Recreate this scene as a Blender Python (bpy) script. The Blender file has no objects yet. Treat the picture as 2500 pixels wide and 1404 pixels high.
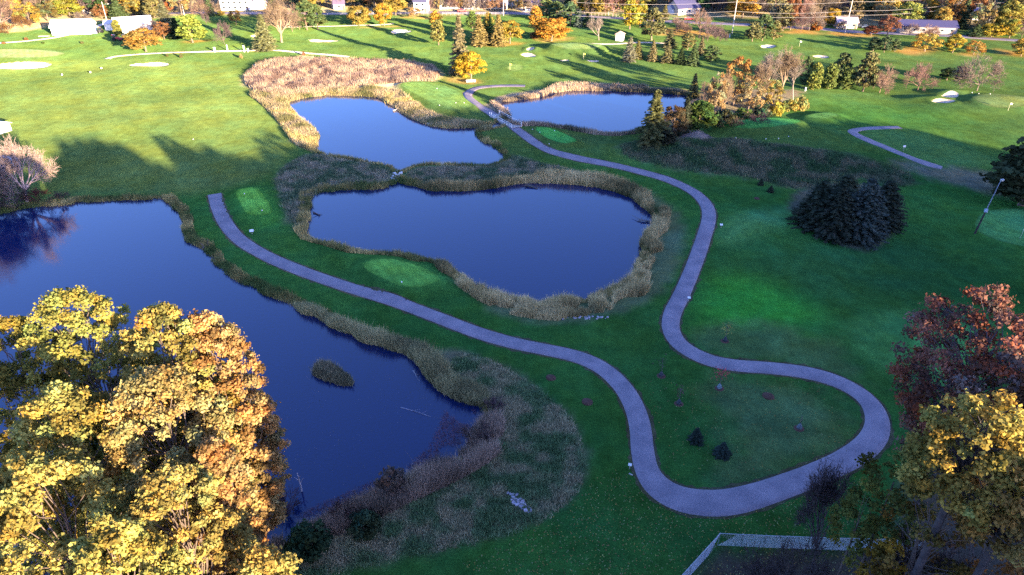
import bpy, bmesh, math, random
import numpy as np
from mathutils import Vector, Matrix
from mathutils.geometry import tessellate_polygon

rad = math.radians
SC = bpy.context.scene
COL = SC.collection

# ------------------------------------------------------------------ camera, sky, sun, exposure
F_PX, CAM_H, PITCH = 1689.0, 60.0, rad(30.7)
cam_data = bpy.data.cameras.new('camera')
cam = bpy.data.objects.new('camera', cam_data)
COL.objects.link(cam)
cam.location = (0, 0, CAM_H)
cam.rotation_euler = (rad(90) - PITCH, 0, 0)
cam_data.sensor_width = 36.0
cam_data.lens = 36.0 * F_PX / 2500.0
cam_data.clip_start = 0.5
cam_data.clip_end = 6000
SC.camera = cam

SUN_EL, SUN_AZ = rad(9.5), rad(40.0)          # sun stands behind the viewer, to the right
sun_dir = Vector((math.sin(SUN_AZ) * math.cos(SUN_EL), -math.cos(SUN_AZ) * math.cos(SUN_EL), math.sin(SUN_EL)))
sun_data = bpy.data.lights.new('sun', 'SUN')
sun_data.energy = 5.0
sun_data.angle = rad(0.5)
sun_data.color = (1.0, 0.775, 0.50)
sun = bpy.data.objects.new('sun', sun_data)
sun.rotation_euler = sun_dir.to_track_quat('Z', 'Y').to_euler()
COL.objects.link(sun)

world = bpy.data.worlds.new('World')
SC.world = world
world.use_nodes = True
wn = world.node_tree.nodes
wl = world.node_tree.links
bg = wn['Background']
sky = wn.new('ShaderNodeTexSky')
sky.sky_type = 'NISHITA'
sky.sun_disc = False
sky.sun_elevation = SUN_EL
sky.sun_rotation = math.atan2(sun_dir.x, sun_dir.y)
sky.altitude = 200
sky.air_density = 1.0
sky.dust_density = 1.0
sky.ozone_density = 4.0
wb = wn.new('ShaderNodeVectorMath')          # the photograph's white balance: set for the low sun, so the sky runs blue
wb.operation = 'MULTIPLY'
wb.inputs[1].default_value = (1.40, 1.19, 1.60)
wl.new(sky.outputs['Color'], wb.inputs[0])
wl.new(wb.outputs['Vector'], bg.inputs['Color'])
bg.inputs['Strength'].default_value = 0.095
SC.view_settings.view_transform = 'Standard'
SC.view_settings.look = 'None'
SC.view_settings.gamma = 1.0
SC.view_settings.use_curve_mapping = False
SC.view_settings.exposure = 2.5
SC.render.engine = 'CYCLES'
SC.cycles.max_bounces = 5
SC.cycles.diffuse_bounces = 2
SC.cycles.glossy_bounces = 2
SC.cycles.transmission_bounces = 3
SC.cycles.transparent_max_bounces = 4
SC.cycles.sample_clamp_indirect = 4.0
SC.cycles.use_denoising = False

# ------------------------------------------------------------------ helpers
SP, CP = math.sin(PITCH), math.cos(PITCH)


def G(px, py, z=0.0):
    """Point of the level plane z seen at a pixel of the photograph (survey of the place)."""
    xn = (px - 1250) / F_PX
    yn = (py - 702) / F_PX
    t = (CAM_H - z) / (SP + yn * CP)
    return (xn * t, t * (CP - yn * SP))


def depth_of(y, z):
    return y * CP + (CAM_H - z) * SP


def top_z(y, py):
    yn = (py - 702) / F_PX
    return CAM_H - y * (SP + yn * CP) / (CP - yn * SP)


def tag(o, label=None, cat=None, group=None, kind=None):
    if label:
        o['label'] = label
    if cat:
        o['category'] = cat
    if group:
        o['group'] = group
    if kind:
        o['kind'] = kind
    return o


def empty(name, loc, rz=0.0):
    o = bpy.data.objects.new(name, None)
    o.location = loc
    o.rotation_euler = (0, 0, rz)
    o.empty_display_size = 0.2
    COL.objects.link(o)
    return o


def link(name, me, parent=None, color=None, loc=(0, 0, 0), rot=(0, 0, 0), scale=None):
    o = bpy.data.objects.new(name, me)
    o.location = loc
    o.rotation_euler = rot
    if scale is not None:
        o.scale = scale
    if parent is not None:
        o.parent = parent
    if color is not None:
        o.color = (color[0], color[1], color[2], 1.0)
    COL.objects.link(o)
    return o


def np_mesh(name, V, F, mat=None, col=None, smooth=False):
    """V (n,3); F (m,3|4) int array or list of such arrays; col per vertex (n,3)."""
    Fs = F if isinstance(F, list) else [F]
    Fs = [np.asarray(f, dtype=np.int32) for f in Fs if len(f)]
    me = bpy.data.meshes.new(name)
    V = np.asarray(V, dtype=np.float32)
    me.vertices.add(len(V))
    me.vertices.foreach_set('co', V.ravel())
    loops = np.concatenate([f.ravel() for f in Fs])
    sizes = np.concatenate([np.full(len(f), f.shape[1], dtype=np.int32) for f in Fs])
    starts = np.concatenate([[0], np.cumsum(sizes)[:-1]]).astype(np.int32)
    me.loops.add(len(loops))
    me.loops.foreach_set('vertex_index', loops)
    me.polygons.add(len(sizes))
    me.polygons.foreach_set('loop_start', starts)
    me.polygons.foreach_set('loop_total', sizes)
    if smooth:
        me.polygons.foreach_set('use_smooth', np.ones(len(sizes), dtype=bool))
    if col is not None:
        a = me.color_attributes.new('tint', 'FLOAT_COLOR', 'POINT')
        c4 = np.ones((len(V), 4), dtype=np.float32)
        c4[:, :3] = col
        a.data.foreach_set('color', c4.ravel())
    me.update(calc_edges=True)
    if mat is not None:
        me.materials.append(mat)
    return me


class MB:
    """Collects boxes, tubes, lathes and prisms for ONE mesh."""

    def __init__(s):
        s.v, s.f = [], []

    def add(s, vs, fs):
        b = len(s.v)
        s.v += [tuple(v) for v in vs]
        s.f += [tuple(i + b for i in f) for f in fs]
        return s

    def box(s, c, d, rz=0.0, top=1.0):
        cx, cy, cz = c
        hx, hy, hz = d[0] / 2, d[1] / 2, d[2] / 2
        ca, sa = math.cos(rz), math.sin(rz)
        vs = []
        for k, z in ((1.0, -hz), (top, hz)):
            for sx, sy in ((-1, -1), (1, -1), (1, 1), (-1, 1)):
                x, y = sx * hx * k, sy * hy * k
                vs.append((cx + x * ca - y * sa, cy + x * sa + y * ca, cz + z))
        return s.add(vs, [(3, 2, 1, 0), (4, 5, 6, 7), (0, 1, 5, 4), (1, 2, 6, 5), (2, 3, 7, 6), (3, 0, 4, 7)])

    def tube(s, pts, rs, n=6):
        pts = [Vector(p) for p in pts]
        if not isinstance(rs, (list, tuple)):
            rs = [rs] * len(pts)
        vs, fs = [], []
        for i, p in enumerate(pts):
            d = (pts[min(i + 1, len(pts) - 1)] - pts[max(i - 1, 0)]).normalized()
            a = Vector((0, 0, 1)) if abs(d.z) < 0.9 else Vector((1, 0, 0))
            u = d.cross(a).normalized()
            w = d.cross(u)
            for k in range(n):
                t = 2 * math.pi * k / n
                vs.append(p + (u * math.cos(t) + w * math.sin(t)) * rs[i])
        for i in range(len(pts) - 1):
            for k in range(n):
                fs.append((i * n + k, i * n + (k + 1) % n, (i + 1) * n + (k + 1) % n, (i + 1) * n + k))
        fs.append(tuple(range(n))[::-1])
        fs.append(tuple((len(pts) - 1) * n + k for k in range(n)))
        return s.add(vs, fs)

    def build(s, name, mat, parent=None, color=None, smooth=False, **kw):
        me = bpy.data.meshes.new(name)
        me.from_pydata(s.v, [], s.f)
        if smooth:
            for p in me.polygons:
                p.use_smooth = True
        me.update()
        if mat:
            me.materials.append(mat)
        return link(name, me, parent, color, **kw)


def chaikin(P, it=2, closed=True):
    P = np.asarray(P, dtype=float)
    for _ in range(it):
        if closed:
            Q = np.roll(P, -1, axis=0)
            N = np.empty((len(P) * 2, P.shape[1]))
            N[0::2] = P * .75 + Q * .25
            N[1::2] = P * .25 + Q * .75
        else:
            A, B = P[:-1], P[1:]
            N = np.empty((len(A) * 2 + 2, P.shape[1]))
            N[0] = P[0]
            N[1:-1:2] = A * .75 + B * .25
            N[2:-1:2] = A * .25 + B * .75
            N[-1] = P[-1]
        P = N
    return P


def poly(pxs, it=2, z=0.0):
    return chaikin([G(x, y, z) for x, y in pxs], it)


def sdf(P, pg):
    """Signed distance (negative inside) of points P (n,2) to polygon pg."""
    P = np.asarray(P, dtype=float)
    d2 = np.full(len(P), 1e18)
    ins = np.zeros(len(P), dtype=bool)
    n = len(pg)
    x, y = P[:, 0], P[:, 1]
    for i in range(n):
        ax, ay = pg[i]
        bx, by = pg[(i + 1) % n]
        ex, ey = bx - ax, by - ay
        L = ex * ex + ey * ey
        if L < 1e-9:
            continue
        t = np.clip(((x - ax) * ex + (y - ay) * ey) / L, 0, 1)
        dx = x - ax - t * ex
        dy = y - ay - t * ey
        d2 = np.minimum(d2, dx * dx + dy * dy)
        if ay != by:
            c = ((ay > y) != (by > y)) & (x < (bx - ax) * (y - ay) / (by - ay) + ax)
            ins ^= c
    d = np.sqrt(d2)
    return np.where(ins, -d, d)


def sdf_far(P, pg, margin):
    """sdf only near the polygon; +margin elsewhere."""
    out = np.full(len(P), float(margin))
    lo, hi = pg.min(0) - margin, pg.max(0) + margin
    m = (P[:, 0] > lo[0]) & (P[:, 0] < hi[0]) & (P[:, 1] > lo[1]) & (P[:, 1] < hi[1])
    if m.any():
        out[m] = np.minimum(sdf(P[m], pg), margin)
    return out


def sstep(e0, e1, x):
    t = np.clip((x - e0) / (e1 - e0), 0, 1)
    return t * t * (3 - 2 * t)


_rs = np.random.RandomState(3)
_LAT = _rs.rand(256, 256)


def vnoise(x, y):
    xi, yi = np.floor(x).astype(int), np.floor(y).astype(int)
    fx, fy = x - xi, y - yi
    fx, fy = fx * fx * (3 - 2 * fx), fy * fy * (3 - 2 * fy)
    a = _LAT[xi % 256, yi % 256]
    b = _LAT[(xi + 1) % 256, yi % 256]
    c = _LAT[xi % 256, (yi + 1) % 256]
    d = _LAT[(xi + 1) % 256, (yi + 1) % 256]
    return (a * (1 - fx) + b * fx) * (1 - fy) + (c * (1 - fx) + d * fx) * fy


def fbm(x, y, o=3):
    s, a, t = 0, 1.0, 0
    for k in range(o):
        s = s + a * vnoise(x * 2 ** k + 17 * k, y * 2 ** k + 31 * k)
        t += a
        a *= .5
    return s / t


# ------------------------------------------------------------------ materials
def new_mat(name):
    m = bpy.data.materials.new(name)
    m.use_nodes = True
    nt = m.node_tree
    for n in list(nt.nodes):
        nt.nodes.remove(n)
    out = nt.nodes.new('ShaderNodeOutputMaterial')
    return m, nt, nt.nodes, nt.links, out


def mat_simple(name, c, rough=.8, noise=.25, scale=3.0, bump=0.0, spec=.3, metal=0.0, objcol=False):
    m, nt, N, L, out = new_mat(name)
    b = N.new('ShaderNodeBsdfPrincipled')
    b.inputs['Roughness'].default_value = rough
    b.inputs['Specular IOR Level'].default_value = spec
    b.inputs['Metallic'].default_value = metal
    tc = N.new('ShaderNodeTexCoord')
    nz = N.new('ShaderNodeTexNoise')
    nz.inputs['Scale'].default_value = scale
    nz.inputs['Detail'].default_value = 5
    L.new(tc.outputs['Object'], nz.inputs['Vector'])
    mr = N.new('ShaderNodeMapRange')
    mr.inputs['From Min'].default_value = .25
    mr.inputs['From Max'].default_value = .75
    mr.inputs['To Min'].default_value = 1 - noise
    mr.inputs['To Max'].default_value = 1 + noise
    L.new(nz.outputs['Fac'], mr.inputs['Value'])
    mx = N.new('ShaderNodeVectorMath')
    mx.operation = 'SCALE'
    if objcol:
        oi = N.new('ShaderNodeObjectInfo')
        L.new(oi.outputs['Color'], mx.inputs[0])
    else:
        mx.inputs[0].default_value = c
    L.new(mr.outputs['Result'], mx.inputs['Scale'])
    L.new(mx.outputs['Vector'], b.inputs['Base Color'])
    if bump:
        bp = N.new('ShaderNodeBump')
        bp.inputs['Strength'].default_value = bump
        bp.inputs['Distance'].default_value = .05
        L.new(nz.outputs['Fac'], bp.inputs['Height'])
        L.new(bp.outputs['Normal'], b.inputs['Normal'])
    L.new(b.outputs[0], out.inputs['Surface'])
    return m


def mat_leaf(name, transl=.35, objcol=True, c=(.5, .5, .5), upright=False):
    m, nt, N, L, out = new_mat(name)
    at = N.new('ShaderNodeAttribute')
    at.attribute_name = 'tint'
    mx = N.new('ShaderNodeVectorMath')
    mx.operation = 'MULTIPLY'
    if objcol:
        oi = N.new('ShaderNodeObjectInfo')
        L.new(oi.outputs['Color'], mx.inputs[0])
    else:
        mx.inputs[0].default_value = c
    L.new(at.outputs['Color'], mx.inputs[1])
    d = N.new('ShaderNodeBsdfDiffuse')
    L.new(mx.outputs['Vector'], d.inputs['Color'])
    if upright:      # thin stems: soft shading normal between blade face and sky
        ge = N.new('ShaderNodeNewGeometry')
        ad = N.new('ShaderNodeVectorMath')
        ad.operation = 'ADD'
        ad.inputs[1].default_value = (0, 0, 1.1)
        L.new(ge.outputs['Normal'], ad.inputs[0])
        nm = N.new('ShaderNodeVectorMath')
        nm.operation = 'NORMALIZE'
        L.new(ad.outputs['Vector'], nm.inputs[0])
        L.new(nm.outputs['Vector'], d.inputs['Normal'])
    if transl > 0:
        t = N.new('ShaderNodeBsdfTranslucent')
        L.new(mx.outputs['Vector'], t.inputs['Color'])
        ms = N.new('ShaderNodeMixShader')
        ms.inputs[0].default_value = transl
        L.new(d.outputs[0], ms.inputs[1])
        L.new(t.outputs[0], ms.inputs[2])
        L.new(ms.outputs[0], out.inputs['Surface'])
    else:
        L.new(d.outputs[0], out.inputs['Surface'])
    return m


def mat_ground(name='turf'):
    m, nt, N, L, out = new_mat(name)
    at = N.new('ShaderNodeAttribute')
    at.attribute_name = 'tint'
    tc = N.new('ShaderNodeTexCoord')

    def noise(scale, det, lo, hi, f0=.3, f1=.7, vec=None):
        nz = N.new('ShaderNodeTexNoise')
        nz.inputs['Scale'].default_value = scale
        nz.inputs['Detail'].default_value = det
        nz.inputs['Roughness'].default_value = .65
        L.new(vec or tc.outputs['Object'], nz.inputs['Vector'])
        mr = N.new('ShaderNodeMapRange')
        mr.inputs['From Min'].default_value = f0
        mr.inputs['From Max'].default_value = f1
        mr.inputs['To Min'].default_value = lo
        mr.inputs['To Max'].default_value = hi
        L.new(nz.outputs['Fac'], mr.inputs['Value'])
        return nz, mr

    n1, a = noise(.035, 5, .80, 1.20)
    n2, b = noise(.45, 6, .76, 1.24)
    n3, c = noise(5.0, 6, .66, 1.34)
    mp = N.new('ShaderNodeMapping')
    mp.inputs['Rotation'].default_value = (0, 0, rad(35))
    mp.inputs['Scale'].default_value = (1.0, .08, 1.0)
    L.new(tc.outputs['Object'], mp.inputs['Vector'])
    n4, d = noise(.5, 3, .93, 1.07, vec=mp.outputs['Vector'])
    cur = None
    # mowing bands: close-cut on tees and greens, broad and faint on the fairways
    wv = N.new('ShaderNodeTexWave')
    wv.wave_type = 'BANDS'
    wv.bands_direction = 'X'
    wv.inputs['Scale'].default_value = .16 if name == 'short_turf' else .03
    wv.inputs['Distortion'].default_value = .6
    wv.inputs['Detail'].default_value = 1
    mw = N.new('ShaderNodeMapping')
    mw.inputs['Rotation'].default_value = (0, 0, rad(-32))
    L.new(tc.outputs['Object'], mw.inputs['Vector'])
    L.new(mw.outputs['Vector'], wv.inputs['Vector'])
    e_ = N.new('ShaderNodeMapRange')
    k_ = .0 if name == 'sand' else (.07 if name == 'short_turf' else .05)
    e_.inputs['To Min'].default_value = 1 - k_
    e_.inputs['To Max'].default_value = 1 + k_
    L.new(wv.outputs['Fac'], e_.inputs['Value'])
    for x in (a, b, c, d, e_):
        if cur is None:
            cur = x.outputs['Result']
        else:
            mm = N.new('ShaderNodeMath')
            mm.operation = 'MULTIPLY'
            L.new(cur, mm.inputs[0])
            L.new(x.outputs['Result'], mm.inputs[1])
            cur = mm.outputs[0]
    # slow drift between bluer and yellower turf
    n5, e = noise(.11, 3, 0, 1, .35, .65)
    hue = N.new('ShaderNodeMixRGB')
    hue.inputs['Color1'].default_value = (1.10, 1.0, .85, 1)
    hue.inputs['Color2'].default_value = (.90, 1.0, 1.12, 1)
    L.new(e.outputs['Result'], hue.inputs['Fac'])
    v = N.new('ShaderNodeVectorMath')
    v.operation = 'SCALE'
    L.new(at.outputs['Color'], v.inputs[0])
    L.new(cur, v.inputs['Scale'])
    v2 = N.new('ShaderNodeVectorMath')
    v2.operation = 'MULTIPLY'
    L.new(v.outputs['Vector'], v2.inputs[0])
    L.new(hue.outputs['Color'], v2.inputs[1])
    bs = N.new('ShaderNodeBsdfDiffuse')
    bs.inputs['Roughness'].default_value = 1.0
    L.new(v2.outputs['Vector'], bs.inputs['Color'])
    bp = N.new('ShaderNodeBump')
    bp.inputs['Strength'].default_value = .9
    bp.inputs['Distance'].default_value = .10
    L.new(n3.outputs['Fac'], bp.inputs['Height'])
    L.new(bp.outputs['Normal'], bs.inputs['Normal'])
    L.new(bs.outputs[0], out.inputs['Surface'])
    return m


def mat_asphalt():
    m, nt, N, L, out = new_mat('asphalt')
    tc = N.new('ShaderNodeTexCoord')
    b = N.new('ShaderNodeBsdfPrincipled')
    b.inputs['Roughness'].default_value = .85
    b.inputs['Specular IOR Level'].default_value = .25
    n1 = N.new('ShaderNodeTexNoise')
    n1.inputs['Scale'].default_value = 9
    n1.inputs['Detail'].default_value = 6
    n2 = N.new('ShaderNodeTexNoise')
    n2.inputs['Scale'].default_value = .35
    n2.inputs['Detail'].default_value = 6
    for n in (n1, n2):
        L.new(tc.outputs['Object'], n.inputs['Vector'])
    r1 = N.new('ShaderNodeValToRGB')
    r1.color_ramp.elements[0].position = .3
    r1.color_ramp.elements[0].color = (.160, .140, .160, 1)
    r1.color_ramp.elements[1].position = .7
    r1.color_ramp.elements[1].color = (.325, .272, .302, 1)
    L.new(n1.outputs['Fac'], r1.inputs['Fac'])
    r2 = N.new('ShaderNodeValToRGB')
    r2.color_ramp.elements[0].position = .35
    r2.color_ramp.elements[0].color = (.78, .78, .8, 1)
    r2.color_ramp.elements[1].position = .65
    r2.color_ramp.elements[1].color = (1.1, 1.07, 1.05, 1)
    L.new(n2.outputs['Fac'], r2.inputs['Fac'])
    mx = N.new('ShaderNodeMixRGB')
    mx.blend_type = 'MULTIPLY'
    mx.inputs['Fac'].default_value = 1
    L.new(r1.outputs['Color'], mx.inputs['Color1'])
    L.new(r2.outputs['Color'], mx.inputs['Color2'])
    L.new(mx.outputs['Color'], b.inputs['Base Color'])
    bp = N.new('ShaderNodeBump')
    bp.inputs['Strength'].default_value = .4
    bp.inputs['Distance'].default_value = .02
    L.new(n1.outputs['Fac'], bp.inputs['Height'])
    L.new(bp.outputs['Normal'], b.inputs['Normal'])
    L.new(b.outputs[0], out.inputs['Surface'])
    return m


def mat_water():
    m, nt, N, L, out = new_mat('pond_water')
    tc = N.new('ShaderNodeTexCoord')
    b = N.new('ShaderNodeBsdfPrincipled')
    b.inputs['Base Color'].default_value = (.001, .012, .065, 1)
    b.inputs['Roughness'].default_value = .06
    b.inputs['IOR'].default_value = 1.54
    n1 = N.new('ShaderNodeTexNoise')
    n1.inputs['Scale'].default_value = 2.6
    n1.inputs['Detail'].default_value = 6
    L.new(tc.outputs['Object'], n1.inputs['Vector'])
    n2 = N.new('ShaderNodeTexNoise')
    n2.inputs['Scale'].default_value = .06
    n2.inputs['Detail'].default_value = 3
    L.new(tc.outputs['Object'], n2.inputs['Vector'])
    mr = N.new('ShaderNodeMapRange')
    mr.inputs['From Min'].default_value = .35
    mr.inputs['From Max'].default_value = .7
    mr.inputs['To Min'].default_value = .02
    mr.inputs['To Max'].default_value = .12
    L.new(n2.outputs['Fac'], mr.inputs['Value'])
    bp = N.new('ShaderNodeBump')
    bp.inputs['Distance'].default_value = .12
    L.new(mr.outputs['Result'], bp.inputs['Strength'])
    L.new(n1.outputs['Fac'], bp.inputs['Height'])
    L.new(bp.outputs['Normal'], b.inputs['Normal'])
    L.new(b.outputs[0], out.inputs['Surface'])
    return m


M = dict(
    turf=mat_ground(), asphalt=mat_asphalt(), water=mat_water(),
    leaf=mat_leaf('leaf', .35), needle=mat_leaf('needle', .12), blade=mat_leaf('blade', .18, objcol=False, c=(1.35, 1.35, 1.35), upright=True),
    bark=mat_simple('bark', (.2, .15, .12), .9, .35, 2.5, .4, .1, objcol=True),
    sand=mat_ground('sand'),
    short_turf=mat_ground('short_turf'),
    paint=mat_simple('paint', (.8, .8, .8), .6, .06, 1.5, 0, .3, objcol=True),
    shingle=mat_simple('roofing', (.2, .2, .2), .85, .18, 4.0, .2, .2, objcol=True),
    wood=mat_simple('weathered_wood', (.42, .38, .34), .85, .25, 6.0, .3, .2),
    stone=mat_simple('stone', (.4, .38, .36), .9, .3, 3.0, .5, .2, objcol=True),
    metal=mat_simple('galvanised', (.5, .52, .54), .45, .12, 8.0, 0, .5, .6),
    dark_metal=mat_simple('dark_metal', (.06, .06, .065), .6, .2, 4.0, 0, .3),
    glass=mat_simple('window_glass', (.03, .04, .05), .08, .1, 1.0, 0, .6),
    rubber=mat_simple('rubber', (.02, .02, .02), .8, .2, 4.0, 0, .2),
    car_paint=mat_simple('car_paint', (.05, .07, .15), .25, .05, 1.0, 0, .5, objcol=True),
    mulch=mat_simple('mulch', (.10, .055, .04), .95, .4, 6.0, .6, .1),
    brush=mat_simple('brush', (.2, .16, .13), .95, .35, 4.0, .8, .1),
)
# ------------------------------------------------------------------ terrain
WATER_Z = -0.5
POND_PX = {
    'A': [(-60, 530), (0, 522), (57, 508), (111, 504), (160, 502), (197, 490), (221, 493), (300, 488), (385, 484), (400, 487),
          (430, 505), (446, 525), (450, 545), (455, 575), (462, 590), (500, 607), (515, 628), (540, 658), (590, 688), (650, 715), (720, 748),
          (780, 773), (830, 803), (880, 825), (930, 843), (985, 853), (1012, 868), (1038, 893), (1058, 923), (1078, 948),
          (1120, 970), (1165, 982), (1190, 1005), (1195, 1040), (1170, 1085), (1120, 1130), (1060, 1160), (1000, 1190), (940, 1215), (880, 1245),
          (800, 1285), (720, 1315), (650, 1350), (590, 1400), (520, 1480), (300, 1560), (-100, 1600), (-500, 1500), (-800, 1100), (-700, 800), (-500, 640), (-250, 560)],
    'B': [(752, 478), (800, 464), (870, 463), (930, 460), (955, 452), (965, 441), (978, 441), (985, 450), (1020, 456), (1060, 464),
          (1100, 466), (1150, 467), (1200, 459), (1260, 448), (1320, 444), (1400, 449), (1450, 453), (1500, 466), (1545, 481), (1570, 500),
          (1590, 516), (1607, 541), (1595, 562), (1572, 588), (1568, 615), (1562, 655), (1550, 690), (1480, 722), (1400, 740), (1330, 748),
          (1270, 744), (1205, 730), (1155, 703), (1118, 676), (1080, 647), (1040, 633), (1000, 624), (960, 618), (900, 617), (850, 606),
          (790, 593), (735, 572), (750, 545), (748, 520), (755, 495)],
    'C': [(697, 250), (730, 240), (775, 234), (800, 232), (850, 233), (905, 234), (935, 241), (960, 259), (985, 276), (1020, 296),
          (1060, 309), (1110, 313), (1160, 311), (1200, 305), (1222, 295), (1238, 300), (1222, 311), (1190, 315), (1167, 321), (1162, 330), (1180, 346), (1212, 361), (1238, 381),
          (1228, 396), (1190, 406), (1130, 403), (1060, 401), (1020, 403), (990, 413), (980, 421), (967, 421), (960, 411), (953, 402),
          (900, 397), (850, 388), (790, 378), (768, 369), (767, 350), (778, 331), (760, 313), (730, 291), (705, 268)],
    'D': [(1208, 256), (1228, 249), (1270, 244), (1310, 238), (1345, 229), (1370, 222), (1410, 220), (1440, 222), (1480, 222), (1540, 224),
          (1590, 226), (1630, 229), (1680, 233), (1700, 245), (1680, 268), (1640, 285), (1610, 300), (1570, 319), (1545, 326), (1500, 331), (1460, 328),
          (1400, 317), (1360, 310), (1320, 306), (1290, 306), (1262, 307), (1240, 299), (1243, 290), (1236, 279), (1225, 266)],
    'E': [(-160, 372), (-60, 377), (0, 381), (40, 382), (48, 395), (35, 405), (0, 418), (-60, 425), (-160, 420)],
}
rsh = np.random.RandomState(11)
PONDS = {}
for k, px in POND_PX.items():
    p = poly(px, 3, WATER_Z)
    # irregular little bays along the bank
    d = np.roll(p, -1, 0) - np.roll(p, 1, 0)
    nrm = np.stack([d[:, 1], -d[:, 0]], 1) / (np.linalg.norm(d, axis=1)[:, None] + 1e-6)
    wob = (fbm(p[:, 0] * .45, p[:, 1] * .45, 3) - .5) * (1.5 if k in 'AB' else 1.0)
    PONDS[k] = p + nrm * wob[:, None]

ISLAND = poly([(765, 900), (790, 885), (830, 905), (865, 935), (850, 945), (800, 930), (770, 918)], 2, WATER_Z)

TEES = {   # mown platforms: outline, height, colour
    't1': ([(573, 476), (600, 469), (627, 468), (650, 492), (670, 525), (661, 535), (605, 538), (590, 510)], 1.0, (.13, .37, .055)),
    't2': ([(888, 655), (912, 641), (955, 636), (990, 642), (1050, 664), (1082, 688), (1055, 706), (1015, 715), (975, 708), (930, 688), (895, 670)], 1.0, (.12, .34, .06)),
    't3': ([(968, 212), (1010, 203), (1060, 204), (1110, 222), (1165, 256), (1150, 268), (1110, 275), (1075, 266), (1020, 240)], .7, (.10, .18, .05)),
    't4': ([(1297, 314), (1340, 311), (1382, 332), (1417, 354), (1375, 363), (1330, 341)], .8, (.075, .31, .06)),
    't5': ([(1740, 322), (1790, 309), (1860, 304), (1920, 306), (1962, 319), (1925, 333), (1850, 341), (1780, 336)], 1.6, (.07, .25, .055)),
    't6': ([(1960, 290), (1995, 283), (2030, 284), (2052, 294), (2015, 301), (1975, 299)], .9, (.085, .2, .05)),
}
GREENS = {
    'g5': ([(1335, 122), (1370, 114), (1420, 113), (1465, 118), (1480, 126), (1440, 134), (1370, 133)], 1.3, (.12, .18, .06)),
    'g4': ([(2365, 250), (2400, 240), (2450, 240), (2510, 252), (2530, 265), (2470, 279), (2410, 275), (2370, 264)], .8, (.13, .18, .055)),
    'g3': ([(2375, 565), (2385, 530), (2430, 518), (2500, 515), (2600, 530), (2600, 600), (2500, 610), (2430, 592)], .7, (.075, .235, .07)),
    'g6': ([(-40, 124), (40, 122), (110, 122), (152, 127), (160, 132), (140, 139), (60, 143), (-40, 145)], .5, (.14, .19, .075)),
    'g7': ([(2205, 850), (2225, 800), (2300, 780), (2420, 800), (2450, 880), (2400, 960), (2290, 940), (2230, 910)], .6, (.085, .27, .06)),
    'g1': ([(1232, 168), (1250, 160), (1275, 163), (1278, 171), (1250, 176)], .2, (.11, .17, .05)),
}
BUNKERS = [
    [(-30, 160), (10, 153), (60, 149), (100, 150), (131, 155), (112, 163), (80, 167), (20, 169), (-30, 169)],
    [(311, 160), (325, 154), (365, 151), (395, 151), (417, 156), (405, 162), (350, 163)],
    [(753, 97), (760, 92), (800, 96), (840, 98), (800, 102), (765, 103)],
    [(951, 78), (965, 71), (985, 71), (1012, 78), (980, 79), (965, 82)],
    [(1270, 135), (1285, 131), (1300, 134), (1312, 140), (1290, 142), (1275, 139)],
    [(1284, 124), (1294, 118), (1306, 120), (1302, 127), (1288, 128)],
    [(2268, 254), (2290, 250), (2335, 257), (2312, 262), (2280, 259)],
    [(2290, 245), (2300, 238), (2318, 233), (2340, 238), (2336, 247), (2310, 250)],
    [(1363, 148), (1380, 145), (1393, 148), (1378, 151)],
    [(1428, 148), (1445, 146), (1467, 150), (1447, 153)],
    [(1855, 109), (1870, 105), (1900, 108), (1884, 115), (1862, 114)],
    [(612, 157), (635, 157), (680, 168), (702, 176), (660, 170), (622, 162)],
    [(1980, 133), (2005, 131), (2030, 137), (2015, 140), (1990, 138)],
    [(609, 89), (622, 86), (632, 89), (620, 93)],
]
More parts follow.
